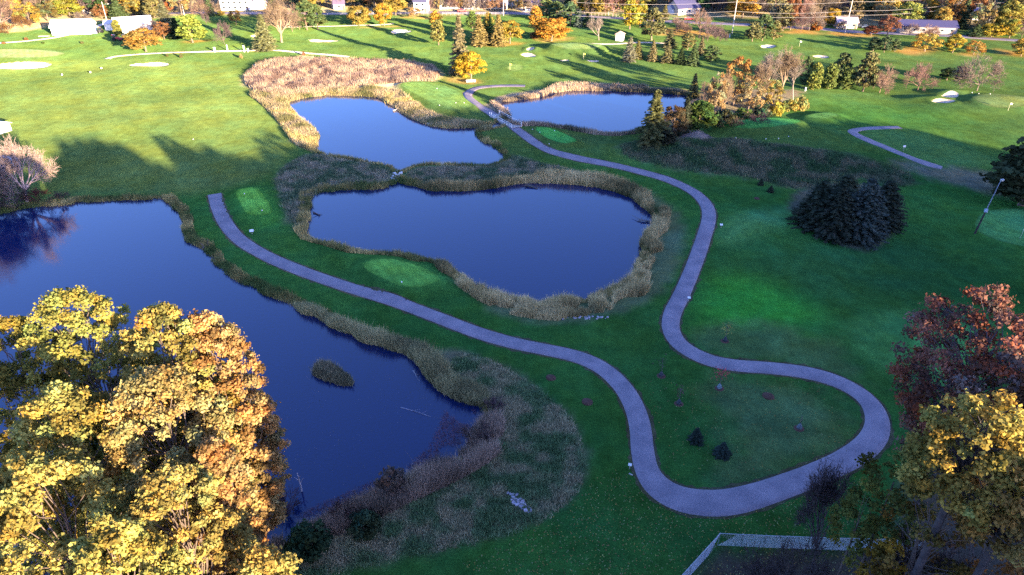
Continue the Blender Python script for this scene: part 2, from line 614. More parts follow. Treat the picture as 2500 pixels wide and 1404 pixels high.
# dry and rough ground: outline, colour, feather (m)
ROUGH = [
    ([(668, 425), (715, 395), (768, 372), (850, 392), (950, 404), (962, 425), (955, 447), (930, 457), (870, 460), (800, 462), (752, 475), (745, 520), (740, 560), (715, 560), (690, 500)], (.135, .13, .075), 1.5),
    ([(983, 428), (1020, 405), (1130, 405), (1220, 402), (1243, 370), (1300, 397), (1400, 415), (1480, 440), (1560, 462), (1440, 448), (1320, 440), (1200, 456), (1100, 463), (1020, 453)], (.13, .13, .075), 1.5),
    ([(1450, 440), (1540, 455), (1610, 480), (1665, 530), (1672, 600), (1640, 690), (1590, 735), (1500, 770), (1400, 790), (1300, 785), (1220, 770), (1150, 715), (1090, 655), (1200, 700), (1400, 700), (1560, 600), (1600, 540)], (.085, .115, .055), 1.6),
    ([(580, 195), (640, 155), (700, 147), (900, 148), (1050, 160), (1085, 180), (1060, 200), (1000, 203), (965, 212), (985, 240), (1050, 275), (1120, 293), (1190, 298), (1150, 312), (1060, 305), (940, 240), (770, 235), (700, 255), (775, 330), (765, 370), (720, 345), (700, 300), (640, 235)], (.30, .235, .13), 2.0),
    ([(1500, 375), (1560, 350), (1660, 350), (1760, 352), (1900, 372), (2080, 398), (2250, 425), (2200, 460), (2100, 425), (1950, 472), (1850, 432), (1700, 425), (1560, 400)], (.070, .085, .045), 2.5),
    ([(1120, 850), (1200, 880), (1300, 940), (1385, 1015), (1425, 1095), (1432, 1150), (1400, 1215), (1300, 1290), (1150, 1325), (900, 1365), (700, 1420), (560, 1420), (700, 1320), (900, 1240), (1100, 1140), (1200, 1050), (1190, 990), (1100, 930), (1040, 870)], (.115, .115, .07), 1.2),
    ([(2150, 395), (2280, 405), (2480, 420), (2500, 480), (2400, 470), (2300, 440)], (.12, .115, .075), 3.0),
    ([(1990, 560), (1940, 540), (1920, 480), (2000, 440), (2190, 450), (2200, 540), (2150, 600), (2080, 620)], (.08, .075, .05), 1.5),
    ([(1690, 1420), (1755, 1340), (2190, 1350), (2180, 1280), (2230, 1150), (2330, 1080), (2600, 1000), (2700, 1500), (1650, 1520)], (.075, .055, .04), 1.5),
    ([(1730, 870), (1690, 800), (1760, 780), (1900, 800), (2050, 850), (2130, 950), (2040, 920), (1900, 885)], (.062, .120, .038), 3.0),
    ([(1700, 930), (1850, 925), (2000, 960), (2100, 1030), (2080, 1090), (1950, 1150), (1850, 1190), (1750, 1190), (1800, 1050)], (.066, .115, .040), 4.0),
    ([(1200, 235), (1290, 220), (1365, 212), (1470, 208), (1640, 215), (1690, 222), (1660, 235), (1400, 218), (1230, 248)], (.20, .155, .10), 1.5),
    ([(1180, 250), (1205, 258), (1240, 285), (1225, 285), (1190, 265)], (.19, .15, .10), .8),
    ([(1600, 345), (1660, 330), (1740, 300), (1900, 285), (1900, 260), (1960, 240), (1950, 215), (1700, 215), (1640, 290)], (.15, .12, .075), 2.0),
    ([(0, 85), (140, 60), (120, 45), (0, 50)], (.26, .2, .1), 3.0),
]
# orange leaf litter under the far trees
LITTER = [
    [(1175, 112), (1250, 102), (1280, 106), (1260, 112), (1200, 116)], [(1305, 98), (1390, 90), (1400, 97), (1330, 106)],
    [(440, 106), (480, 99), (520, 103), (480, 109)], [(2170, 122), (2260, 112), (2300, 122), (2250, 134), (2200, 130)],
    [(1905, 78), (1940, 66), (2010, 78), (2000, 84), (1920, 82)], [(2000, 80), (2060, 74), (2140, 84), (2140, 92), (2070, 90)],
    [(2340, 90), (2420, 88), (2500, 98), (2500, 102), (2400, 98)], [(1590, 88), (1620, 66), (1690, 76), (1780, 80), (1770, 88), (1660, 86)],
    [(1090, 185), (1150, 190), (1180, 200), (1150, 206), (1080, 195)], [(860, 68), (940, 62), (1000, 62), (940, 66)],
    [(2420, 118), (2500, 128), (2500, 140), (2440, 132)], [(1100, 44), (1000, 38), (960, 40), (1040, 46)],
    [(600, 30), (500, 26), (520, 36), (640, 34)], [(1770, 48), (1880, 56), (1880, 66), (1770, 62)], [(2330, 128), (2380, 128), (2400, 134), (2350, 136)],
]
BUMPS = [  # x px, y px, radius x (m), radius y (m), height (m)
    (1700, 372, 26, 6, 2.4), (1980, 395, 24, 6, 2.2), (1850, 330, 18, 9, 1.6), (2150, 330, 26, 10, 1.0), (1400, 125, 16, 7, 1.6), (2420, 262, 20, 9, 1.4),
    (2330, 232, 9, 4, 1.6), (2260, 246, 7, 3, 1.0), (1840, 560, 16, 7, 1.3), (1950, 640, 12, 6, .8), (2120, 830, 14, 8, .8), (1880, 240, 20, 8, 1.2), (300, 300, 40, 20, .7),
    (100, 240, 25, 12, .6), (560, 250, 20, 14, .5), (900, 120, 30, 8, .8), (1330, 160, 18, 7, .7), (1600, 130, 20, 6, .7), (2150, 160, 30, 8, .8), (2350, 180, 25, 8, .8), (620, 110, 30, 7, .7),
]


def lin(a, b, s):
    return list(np.arange(a, b, s))


def geo(a, b, s0, k):
    out, v, s = [], a, s0
    while v < b:
        out.append(v)
        v += s
        s *= k
    return out


xs = np.array(sorted(set([-v for v in geo(330, 2600, 6, 1.25)] + lin(-330, -130, 1.6) + lin(-130, 130, .85) + lin(130, 330, 1.6) + geo(330, 2600, 6, 1.25))))
ys = np.array(sorted(set([-v for v in geo(100, 2600, 12, 1.3)] + lin(-100, 28, 3.2) + lin(28, 170, .85) + lin(170, 260, 1.1) + lin(260, 470, 2.0) + geo(470, 4000, 5, 1.25))))
NX, NY = len(xs), len(ys)
GX, GY = np.meshgrid(xs, ys)
GP = np.stack([GX.ravel(), GY.ravel()], 1)
px_, py_ = GP[:, 0], GP[:, 1]

H = (fbm(px_ * .025 + 40, py_ * .03 + 40, 2) - .5) * 1.3 * sstep(55, 120, py_) + (fbm(px_ * .07, py_ * .09, 2) - .5) * .5
for bx, by, rx, ry, hh in BUMPS:
    cx, cy = G(bx, by)
    H += hh * np.exp(-((px_ - cx) / rx) ** 2 - ((py_ - cy) / ry) ** 2)
H += 4.5 * np.exp(-((px_ - 40) / 20) ** 2 - ((py_ - 24) / 15) ** 2)
HILL = 15.0 * sstep(26, -28, py_) * sstep(-75, 15, px_)
H += HILL
FEAT = {}
for grp in (TEES, GREENS):
    for k, (pg, hh, cc) in grp.items():
        P = poly(pg, 2)
        s = sdf_far(GP, P, 9.0)
        top = sstep(3.2, .3, s)
        H += hh * top * .9
        FEAT[k] = (P, s)
BUNK = []
for pg in BUNKERS:
    P = poly(pg, 2)
    s = sdf_far(GP, P, 6.0)
    H -= .55 * sstep(.6, -1.8, s)
    H += .25 * np.exp(-((s - .6) / 1.2) ** 2)
    BUNK.append((P, s))
SD = np.full(len(GP), 40.0)
POND_SD = {}
for k, p in PONDS.items():
    s = sdf_far(GP, p, 40.0)
    POND_SD[k] = s
    SD = np.minimum(SD, s)
bank = np.clip(WATER_Z + SD * .30, -2.0, 60)
SDI = sdf_far(GP, ISLAND, 8.0)
H = np.where(SD < 14, np.minimum(H * sstep(0, 7, SD) + 0, H * sstep(0, 7, SD)) * 1.0, H)
low = WATER_Z + np.clip(SD, -8, 0) * .35
rise = WATER_Z + .5 * sstep(-.2, 2.6, SD)
H = np.where(SD < 0, low, np.where(SD < 14, H + (rise - 0.0) * 1.0, H))
H = np.where(SDI < 1.5, np.maximum(H, WATER_Z + np.clip(-SDI, -2, 2) * .35), H)
ZG = H.reshape(NY, NX)


def zq(x, y):
    x = np.asarray(x, float)
    y = np.asarray(y, float)
    i = np.clip(np.searchsorted(xs, x) - 1, 0, NX - 2)
    j = np.clip(np.searchsorted(ys, y) - 1, 0, NY - 2)
    u = np.clip((x - xs[i]) / (xs[i + 1] - xs[i]), 0, 1)
    v = np.clip((y - ys[j]) / (ys[j + 1] - ys[j]), 0, 1)
    return (ZG[j, i] * (1 - u) + ZG[j, i + 1] * u) * (1 - v) + (ZG[j + 1, i] * (1 - u) + ZG[j + 1, i + 1] * u) * v


def GT(px, py):
    z = 0.0
    for _ in range(4):
        x, y = G(px, py, z)
        z = float(zq(x, y))
    return x, y, z


# --- turf colours by area: shade worked into near lawn, sunlight into far fairway
FAIRWAY_LIT = np.array((.070, .121, .031))
WEST = np.array((.100, .147, .038))
LAWN_SHADED = np.array((.038, .126, .026))
w = sstep(-.55, .55, (py_ - 150 - .0 * px_) / 60 + (fbm(px_ * .02, py_ * .02, 2) - .5) * 1.6 - np.clip(px_ + 20, 0, 60) / 60 * .55)
TINT = LAWN_SHADED * (1 - w)[:, None] + FAIRWAY_LIT * w[:, None]
# the long fairway beside the west pond is the same yellow-green mown turf all over
fw = sdf_far(GP, poly([(-200, 500), (-200, 150), (560, 140), (620, 230), (700, 300), (735, 350), (690, 420), (520, 470), (380, 478), (150, 480)], 2), 12)
k = sstep(5, -5, fw)[:, None]
TINT = TINT * (1 - k) + WEST * k
# mottled rough between fairways
mot = sstep(.45, .7, fbm(px_ * .03 + 9, py_ * .05 + 3, 3))[:, None] * .35
TINT = TINT * (1 - mot) + TINT * np.array((.78, .9, .85)) * mot
# bright green mown approach on the slope east of the path
for pg, cc, f in [([(1700, 780), (1720, 700), (1800, 670), (1900, 690), (1980, 740), (1985, 790), (1900, 815), (1780, 810)], (.045, .25, .03), 5),
                  ([(1750, 590), (1770, 555), (1850, 515), (1960, 505), (1960, 545), (1860, 575), (1780, 605)], (.08, .23, .07), 4),
                  ([(2060, 840), (2080, 790), (2160, 755), (2300, 740), (2420, 760), (2460, 880), (2380, 980), (2230, 940), (2130, 900)], (.062, .19, .045), 2.0),
                  ([(2075, 325), (2200, 315), (2400, 370), (2460, 410), (2260, 405)], (.075, .17, .045), 3),
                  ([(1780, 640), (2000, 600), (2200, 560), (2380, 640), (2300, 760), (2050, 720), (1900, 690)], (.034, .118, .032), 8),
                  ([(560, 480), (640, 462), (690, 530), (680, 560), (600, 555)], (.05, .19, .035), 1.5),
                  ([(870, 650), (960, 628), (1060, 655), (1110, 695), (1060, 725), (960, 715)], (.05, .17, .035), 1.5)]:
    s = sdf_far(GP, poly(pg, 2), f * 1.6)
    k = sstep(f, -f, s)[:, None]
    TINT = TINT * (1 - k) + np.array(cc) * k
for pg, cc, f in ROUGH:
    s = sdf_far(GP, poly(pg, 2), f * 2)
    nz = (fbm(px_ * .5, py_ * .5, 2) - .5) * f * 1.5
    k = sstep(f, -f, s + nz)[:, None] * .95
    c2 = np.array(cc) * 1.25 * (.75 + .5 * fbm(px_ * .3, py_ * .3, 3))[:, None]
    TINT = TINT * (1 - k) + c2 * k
for pg in LITTER:
    s = sdf_far(GP, poly(pg, 2), 6)
    k = sstep(3, -4, s + (fbm(px_ * .3, py_ * .3, 2) - .5) * 3)[:, None] * .8
    TINT = TINT * (1 - k) + np.array((.33, .18, .055)) * k
# wood floor beyond the far road
k = sstep(366, 382, py_ + (fbm(px_ * .05, py_ * .05, 2) - .5) * 24 + np.clip(px_ - 60, 0, 130) * .33 + np.clip(-150 - px_, 0, 60) * .5)[:, None] * .85
TINT = TINT * (1 - k) + np.array((.21, .165, .10)) * k
k = sstep(14, -6, py_)[:, None]
TINT = TINT * (1 - k) + np.array((.08, .06, .04)) * k
# muddy rim
k = sstep(1.0, .1, SD)[:, None] * .8
TINT = TINT * (1 - k) + np.array((.06, .048, .034)) * k

idx = np.arange(NX * NY).reshape(NY, NX)
quads = np.stack([idx[:-1, :-1].ravel(), idx[:-1, 1:].ravel(), idx[1:, 1:].ravel(), idx[1:, :-1].ravel()], 1)
GV = np.stack([GP[:, 0], GP[:, 1], H], 1)
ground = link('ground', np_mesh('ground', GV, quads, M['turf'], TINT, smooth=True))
tag(ground, 'mown golf course turf in bright and dark greens', 'ground', kind='structure')

# --- ponds: level sheets of water
POND_LABEL = {'A': 'large dark blue pond beside the golden trees', 'B': 'kidney-shaped blue pond ringed with tan reeds',
              'C': 'pale blue pond west of the footbridge', 'D': 'light blue pond east of the footbridge', 'E': 'small pond behind the bare trees'}
xc, yc = (GX[:-1, :-1] + GX[1:, 1:]) / 2, (GY[:-1, :-1] + GY[1:, 1:]) / 2
best = np.argmin(np.stack([POND_SD[k].reshape(NY, NX)[:-1, :-1] for k in PONDS]), 0)
for n, k in enumerate(PONDS):
    sel = (POND_SD[k].reshape(NY, NX)[:-1, :-1] < 1.6) & (best == n)
    q = quads[sel.ravel()]
    u, inv = np.unique(q, return_inverse=True)
    V = GV[u].copy()
    V[:, 2] = WATER_Z
    o = link('pond_water', np_mesh('pond_water', V, inv.reshape(-1, 4), M['water'], smooth=True))
    tag(o, POND_LABEL[k], 'pond', kind='structure')


# --- thin sheets that lie on the turf
def _rimmed(c, n, m, rim):
    t = np.tile(np.array(c), (m, 1))
    if rim:      # longer fringe grass round the close-cut turf
        t[:n] *= .62
        t[n:2 * n] *= .93
    return t


def disc_sheet(name, P, mat, dz, color=None, label=None, cat=None, rings=7, kind='structure', jag=0.0):
    c = P.mean(0)
    n = len(P)
    if jag:
        P = c + (P - c) * (1 + (fbm(P[:, 0] * .8, P[:, 1] * .8, 2) - .5)[:, None] * jag)
    ts = np.linspace(1, 0, rings + 1)[:-1]
    V = np.concatenate([c + (P - c) * t for t in ts] + [c[None]])
    z = zq(V[:, 0], V[:, 1]) + dz
    z[:n] -= dz * .9
    F = []
    for r in range(rings - 1):
        a = r * n + np.arange(n)
        b = r * n + (np.arange(n) + 1) % n
        F.append(np.stack([a, b, b + n, a + n], 1))
    a = (rings - 1) * n + np.arange(n)
    b = (rings - 1) * n + (np.arange(n) + 1) % n
    T = np.stack([a, b, np.full(n, rings * n)], 1)
    Fq = np.concatenate(F)
    area = np.sum(P[:, 0] * np.roll(P[:, 1], -1) - np.roll(P[:, 0], -1) * P[:, 1])
    if area < 0:
        Fq, T = Fq[:, ::-1], T[:, ::-1]
    o = link(name, np_mesh(name, np.column_stack([V, z]), [Fq, T], mat, _rimmed(color or (.54, .44, .33), n, len(V), color is not None), smooth=True))
    return tag(o, label, cat, kind=kind)


TEE_LAB = {'t1': 'pale green tee beside the path end', 't2': 'rounded tee between path and reed-ringed pond', 't3': 'sunlit striped tee below the footbridge path bend',
           't4': 'bright green tee between bridge path and east pond', 't5': 'long shaded tee above the rough bank', 't6': 'small tee at the edge of the sunlight'}
for k, (pg, hh, cc) in TEES.items():
    disc_sheet('tee_turf', FEAT[k][0], M['short_turf'], .05, cc, TEE_LAB[k], 'tee')
GR_LAB = {'g5': 'raised putting green with a yellow flag', 'g4': 'sunlit putting green by the two bunkers', 'g3': 'shaded putting green beside the light pole',
          'g6': 'pale putting green by the wide bunker', 'g7': 'shaded putting green behind the red tree', 'g1': 'small flat green beyond the yellow maple'}
for k, (pg, hh, cc) in GREENS.items():
    disc_sheet('green_turf', FEAT[k][0], M['short_turf'], .05, cc, GR_LAB[k], 'putting green')
B_LAB = ['wide pale sand bunker beside the pale green', 'oval sand bunker below the far cart path', 'long pale bunker below the bare elm', 'curved bunker in the middle of the far fairway',
         'bunker with a bluish shaded floor', 'small deep bunker above the bluish one', 'lower of two bunkers by the sunlit green', 'upper of two bunkers by the sunlit green',
         'small bunker under the raised green', 'second small bunker under the raised green', 'bunker behind the bare birches', 'bare sandy strip at the head of the reeds',
         'thin bunker above the green columns', 'tiny bunker behind the olive spruce']
for (P, s), lab in zip(BUNK, B_LAB):
    disc_sheet('sand_bunker', P, M['sand'], .06, None, lab, 'bunker', rings=6)


def ribbon(name, pts, width, mat, dz=.05, label=None, cat=None, cross=5, it=3, edge=False):
    """pts: (px, py[, width])"""
    W = np.array([[*GT(p[0], p[1])[:2], (p[2] if len(p) > 2 else width)] for p in pts])
    C = chaikin(W, it, closed=False)
    if edge:
        E = chaikin(C, 1, closed=False)
        de = np.gradient(E[:, :2], axis=0)
        de /= np.linalg.norm(de, axis=1)[:, None] + 1e-9
        ne = np.stack([-de[:, 1], de[:, 0]], 1)
        VV = []
        m = len(E)
        for s_, t_ in ((1, .5), (1, .25), (1, 0), (-1, .25), (-1, .5)):
            ww = E[:, 2] * t_ + (.12 + .75 * fbm(E[:, 0] * 1.1 + 50 * s_, E[:, 1] * 1.1, 3) ** 2 if t_ == .5 else 0)
            q = E[:, :2] + ne * (s_ * ww)[:, None]
            VV.append(np.column_stack([q, zq(q[:, 0], q[:, 1]) + (.012 if t_ == .5 else .02)]))
        FF = []
        for i in range(4):
            a_ = i * m + np.arange(m - 1)
            FF.append(np.stack([a_, a_ + m, a_ + m + 1, a_ + 1], 1))
        ov = np.concatenate(VV)
        oe = link('path_verge', np_mesh('path_verge', ov, np.concatenate(FF), M['short_turf'], np.tile(np.array((.085, .085, .048)), (len(ov), 1)), smooth=True))
        tag(oe, 'worn earth and thin grass along the path edge', 'verge', kind='structure')
    d = np.gradient(C[:, :2], axis=0)
    d /= np.linalg.norm(d, axis=1)[:, None] + 1e-9
    nrm = np.stack([-d[:, 1], d[:, 0]], 1)
    V, n = [], len(C)
    wv = C[:, 2] * (1 + .05 * (fbm(C[:, 0] * .25, C[:, 1] * .25, 2) - .5))
    ts = np.concatenate([[-.5], np.linspace(-.48, .48, cross), [.5]])
    for i, t in enumerate(ts):
        p = C[:, :2] + nrm * (wv * t)[:, None]
        z = zq(p[:, 0], p[:, 1]) + (dz if 0 < i < len(ts) - 1 else -.06)
        V.append(np.column_stack([p, z]))
    V = np.concatenate(V)
    F = []
    for i in range(len(ts) - 1):
        a = i * n + np.arange(n - 1)
        F.append(np.stack([a, a + n, a + n + 1, a + 1], 1)[:, ::-1])
    o = link(name, np_mesh(name, V, np.concatenate(F), mat, np.tile(np.array((.50, .42, .34)), (len(V), 1)), smooth=False))
    tag(o, label, cat, kind='structure')
    return C


PATH_MAIN = ribbon('cart_path', [
    (524, 474, 2.9), (527, 490), (535, 515), (550, 545), (577, 580), (620, 610), (680, 640), (760, 672), (850, 702), (950, 731), (1050, 768), (1150, 808), (1250, 838),
    (1340, 855), (1420, 873), (1480, 903), (1525, 948), (1553, 1000), (1565, 1050), (1568, 1100), (1578, 1150), (1608, 1192, 3.6), (1660, 1220, 4.0), (1730, 1230, 4.0),
    (1800, 1224, 3.8), (1900, 1193, 3.4), (2000, 1155, 3.3), (2090, 1112, 3.3), (2138, 1068, 3.2), (2145, 1020, 3.0), (2120, 975), (2060, 936), (1980, 911), (1880, 898), (1790, 893), (1720, 878),
    (1660, 845), (1635, 805), (1640, 765), (1662, 725), (1690, 660), (1715, 590), (1733, 535), (1728, 500), (1695, 467), (1640, 441), (1570, 421), (1490, 401),
    (1400, 385), (1340, 370), (1300, 345), (1272, 324), (1236, 300), (1215, 286), (1190, 270), (1152, 246), (1138, 231), (1152, 217), (1190, 211), (1240, 209), (1282, 210)],
    2.85, M['asphalt'], label='winding grey cart path looping round the ponds', cat='path', edge=True)
ribbon('cart_path', [(2197, 311), (2150, 312), (2105, 314), (2078, 320), (2088, 329), (2120, 343), (2170, 362), (2220, 385), (2262, 400, 3.2), (2300, 410, 2.0)], 2.6, M['asphalt'], label='short hooked cart path ending in pale gravel', cat='path')
ribbon('cart_path', [(260, 144), (275, 138), (330, 133), (420, 128), (520, 126), (600, 124), (660, 121), (720, 127), (790, 133), (852, 139)], 2.4, M['sand'], label='thin pale path across the far fairway', cat='path')
ribbon('cart_path', [(-30, 107), (0, 105), (60, 101), (120, 94), (165, 85), (200, 77), (240, 63), (285, 48)], 2.8, M['sand'], label='pale gravel drive up to the white barn', cat='path')
ribbon('cart_path', [(700, 66), (800, 64), (900, 62), (960, 58)], 2.2, M['sand'], label='pale path behind the green pines', cat='path')
ribbon('cart_path', [(1355, 107), (1420, 106), (1500, 108), (1560, 103), (1625, 106)], 2.4, M['sand'], label='pale path in front of the small hut', cat='path')
ribbon('far_road', [(300, 34), (500, 31), (700, 32), (800, 34), (950, 33), (1100, 30), (1250, 32), (1350, 34)], 6.5, M['asphalt'], label='grey road along the far houses', cat='road')
ribbon('far_road', [(1380, 36), (1500, 44), (1640, 52), (1760, 58), (1870, 62), (1960, 68), (2040, 74), (2130, 80), (2250, 84), (2360, 90), (2600, 104)], 6.5, M['asphalt'], label='grey road behind the power poles', cat='road')
ribbon('driveway', [(1290, 30), (1275, 22), (1255, 14), (1240, 6)], 5, M['sand'], label='pale driveway beside the purple-roofed house', cat='driveway')
# ------------------------------------------------------------------ tree building
def unit(v):
    return v / (np.linalg.norm(v, axis=-1, keepdims=True) + 1e-9)


def leaf_quads(C, Nn, S, rs, aspect=.75, fold=.25):
    """Folded leaf faces: centres C, normals Nn, half sizes S."""
    n = len(C)
    t = unit(np.cross(Nn, rs.normal(size=(n, 3))))
    b = np.cross(Nn, t)
    s = S[:, None]
    V = np.empty((n, 4, 3))
    V[:, 0] = C - t * s
    V[:, 1] = C - b * s * aspect + Nn * s * fold
    V[:, 2] = C + t * s
    V[:, 3] = C + b * s * aspect + Nn * s * fold * rs.uniform(-1, 1, (n, 1))
    i = np.arange(n) * 4
    return V.reshape(-1, 3), np.stack([i, i + 1, i + 2, i + 3], 1)


def seg_prisms(S, n=4):
    """S: list of (p0, p1, r0, r1) -> prism mesh."""
    P0 = np.array([s[0] for s in S], float)
    P1 = np.array([s[1] for s in S], float)
    R0 = np.array([s[2] for s in S])[:, None]
    R1 = np.array([s[3] for s in S])[:, None]
    d = unit(P1 - P0)
    a = np.where(np.abs(d[:, 2:3]) < .9, np.array([[0, 0, 1.]]), np.array([[1., 0, 0]]))
    u = unit(np.cross(d, a))
    w = np.cross(d, u)
    m = len(S)
    V = np.empty((m, 2 * n, 3))
    for k in range(n):
        t = 2 * math.pi * k / n
        o = u * math.cos(t) + w * math.sin(t)
        V[:, k] = P0 + o * R0
        V[:, n + k] = P1 + o * R1
    base = (np.arange(m) * 2 * n)[:, None]
    F = np.concatenate([base + np.array([[k, (k + 1) % n, n + (k + 1) % n, n + k]]) for k in range(n)])
    return V.reshape(-1, 3), F


def rot_about(d, ang, rs):
    a = unit(np.cross(d, rs.normal(size=3)))
    return unit(d * math.cos(ang) + a * math.sin(ang))


def grow(rs, h, r0, trunk=.25, levels=4, kids=(4, 4, 4, 3), lf=.66, ang=(.5, .6, .6, .6), up=.12, first=None, wob=.10, minr=.02):
    segs, tips = [], []

    def go(p, d, L, r, lev):
        n = 3 if lev < 2 else 2
        pts, dd = [p], d
        for i in range(n):
            dd = unit(dd + rs.normal(size=3) * wob + np.array([0, 0, up * (lev > 0)]))
            q = pts[-1] + dd * L / n
            ra, rb = r * (1 - .45 * i / n), r * (1 - .45 * (i + 1) / n)
            segs.append((pts[-1], q, max(ra, minr), max(rb, minr), lev))
            pts.append(q)
        if lev >= levels:
            tips.append((pts[-1], dd))
            return
        kk = kids[min(lev, len(kids) - 1)]
        for k in range(kk):
            t = rs.uniform(.55, 1.0) if lev > 0 else rs.uniform(.7, 1.0)
            if k == 0:
                t = 1.0
            f = t * n
            i = min(int(f), n - 1)
            sp = pts[i] + (pts[i + 1] - pts[i]) * (f - i)
            a = ang[min(lev, len(ang) - 1)] * rs.uniform(.55, 1.35)
            nd = rot_about(dd, a if k else a * .5, rs)
            go(sp, nd, L * lf * rs.uniform(.75, 1.2) if lev > 0 else h * (1 - trunk) * .42 * rs.uniform(.8, 1.2), r * .55 * rs.uniform(.8, 1.1), lev + 1)

    go(np.zeros(3), unit(np.array([0, 0, 1.]) if first is None else np.array(first, float)), h * trunk, r0, 0)
    return segs, tips


def bare_meshes(seed, h, r0, twig=.035, spread=1.0, **kw):
    """A leafless tree: trunk mesh (stem and limbs) and twigs mesh."""
    rs = np.random.RandomState(seed)
    segs, tips = grow(rs, h, r0, **kw)
    zs = max(s[1][2] for s in segs)
    k = h / zs
    xy = spread * k
    sc = np.array([xy, xy, k])
    big = [(s[0] * sc, s[1] * sc, s[2], s[3]) for s in segs if s[4] <= 2]
    small = [(s[0] * sc, s[1] * sc, max(s[2], twig), max(s[3] * .7, twig * .6)) for s in segs if s[4] > 2]
    for p, d in tips:
        p = p * sc
        for _ in range(4):
            q = p + unit(d + rs.normal(size=3) * .5) * h * .055 * rs.uniform(.6, 1.4)
            small.append((p, q, twig * .7, twig * .35))
    V, F = seg_prisms(big, 5)
    tm = np_mesh('trunk', V, F, M['bark'])
    V, F = seg_prisms(small, 3)
    wm = np_mesh('twigs', V, F, M['bark'])
    return tm, wm


def crown_centres(rs, n, shape, rc):
    """Clump centres in a unit crown (radius 1, z 0..1); shape gives the radius at height."""
    out = []
    tries = 0
    while len(out) < n and tries < 20000:
        tries += 1
        z = rs.uniform(.02, .98)
        R = shape(z)
        a = rs.uniform(0, 2 * math.pi)
        r = R * (rs.uniform(.35, 1.0) ** .5)
        p = np.array([r * math.cos(a), r * math.sin(a), z])
        if all((p[0] - q[0]) ** 2 + (p[1] - q[1]) ** 2 + ((p[2] - q[2]) * 1.6) ** 2 > (rc * .85) ** 2 for q in out):
            out.append(p)
    return np.array(out)


def leafy_meshes(seed, h, w, base=.2, n_cl=34, per=85, leaf=.34, rc=.26, shape='round', flat=.8, trunk_r=.25, limbs=True, gap=.0, mixk=(.75, 1.25), warm=.18, mat='leaf', inner=.45, fuzz=0.0, limb_p=.38):
    """A leafy tree of height h, crown width w: trunk mesh and crown mesh."""
    rs = np.random.RandomState(seed)
    R, H0, HC = w / 2, h * base, h * (1 - base)
    shp = {
        'round': lambda z: math.sqrt(max(0.02, 1 - (2 * z - .92) ** 2 * .95)),
        'oval': lambda z: math.sqrt(max(0.02, 1 - (2 * z - .85) ** 2)) * .95,
        'egg': lambda z: max(.1, (1 - z) ** .6 * min(1, z * 5 + .4)),
        'column': lambda z: min(1, 6 * z + .4) * min(1, (1.02 - z) * 3.0 + .12),
        'flame': lambda z: min(1, .45 + 2 * z) * max(.12, (1 - z * .93) ** .7),
        'vase': lambda z: min(1, .3 + z * 1.2) * math.sqrt(max(.05, 1 - max(0, (z - .6) / .42) ** 2)),
        'spread': lambda z: math.sqrt(max(.05, 1 - (z - .35) ** 2 * 2.1)),
    }[shape]
    cen = crown_centres(rs, n_cl, lambda z: shp(z) * (1 - rc * .6), rc)
    lop = rs.normal(size=3) * .08
    Vs, Fs, Cs, off = [], [], [], 0
    segs = []
    for c in cen:
        k = rs.uniform(.7, 1.3)
        rr = rc * k
        n = max(8, int(per * k * k))
        u = unit(rs.normal(size=(n, 3)))
        u[:, 2] = np.where(u[:, 2] < -.35, -u[:, 2] * .6, u[:, 2])
        u = unit(u)
        rad_ = rs.uniform(inner, 1.0, (n, 1)) ** .6
        ax = np.array([rr * R, rr * R, rr * R * flat]) * rs.uniform(.8, 1.2, 3)
        cc = np.array([c[0] * R * (1 + lop[0]), c[1] * R * (1 + lop[1]), H0 + c[2] * HC * (1 - rr * R * flat / HC * .5)])
        P = cc + u * rad_ * ax + rs.normal(size=(n, 3)) * (leaf * .5 + fuzz * rr * R)
        if gap:
            keep = rs.rand(n) > gap
            P, u = P[keep], u[keep]
            n = len(P)
        Nn = unit(u + rs.normal(size=(n, 3)) * .55)
        S = leaf * rs.uniform(.6, 1.25, n)
        V, F = leaf_quads(P, Nn, S, rs)
        cl = rs.uniform(*mixk)
        wm = rs.normal() * warm
        t = cl * rs.uniform(.78, 1.22, n)
        wv = wm + rs.normal(size=n) * warm * .6
        col = np.stack([t * (1 + wv * .5), t * (1 - wv * .35), t * (1 - wv * .9)], 1).clip(.1, 2.2)
        Vs.append(V)
        Fs.append(F + off)
        Cs.append(np.repeat(col, 4, axis=0))
        off += len(V)
        if limbs:
            a = np.array([0, 0, H0 + HC * min(.55, c[2] * .5)])
            m = (a + cc) / 2 + np.array([0, 0, -.06 * h]) + rs.normal(size=3) * .02 * h
            if rs.rand() < limb_p:
                a = np.array([0, 0, H0 + HC * c[2] * rs.uniform(.35, .85)])
                m = (a + cc) / 2 + np.array([0, 0, .02 * h]) + rs.normal(size=3) * .045 * w
                r = trunk_r * .15
                segs += [(a, m, r, r * .7), (m, cc, r * .7, r * .25)]
    cm = np_mesh('crown', np.concatenate(Vs), np.concatenate(Fs), M[mat], np.concatenate(Cs))
    z1 = H0 + HC * .6
    st = [np.zeros(3), np.array([0, 0, h * .03]), np.array([lop[0] * R * .3, lop[1] * R * .3, H0]), np.array([lop[0] * R, lop[1] * R, z1])]
    segs = [(st[0], st[1], trunk_r * 1.45, trunk_r * 1.05), (st[1], st[2], trunk_r * 1.05, trunk_r * .85), (st[2], st[3], trunk_r * .85, trunk_r * .3)] + segs
    V, F = seg_prisms(segs, 5)
    return np_mesh('trunk', V, F, M['bark']), cm


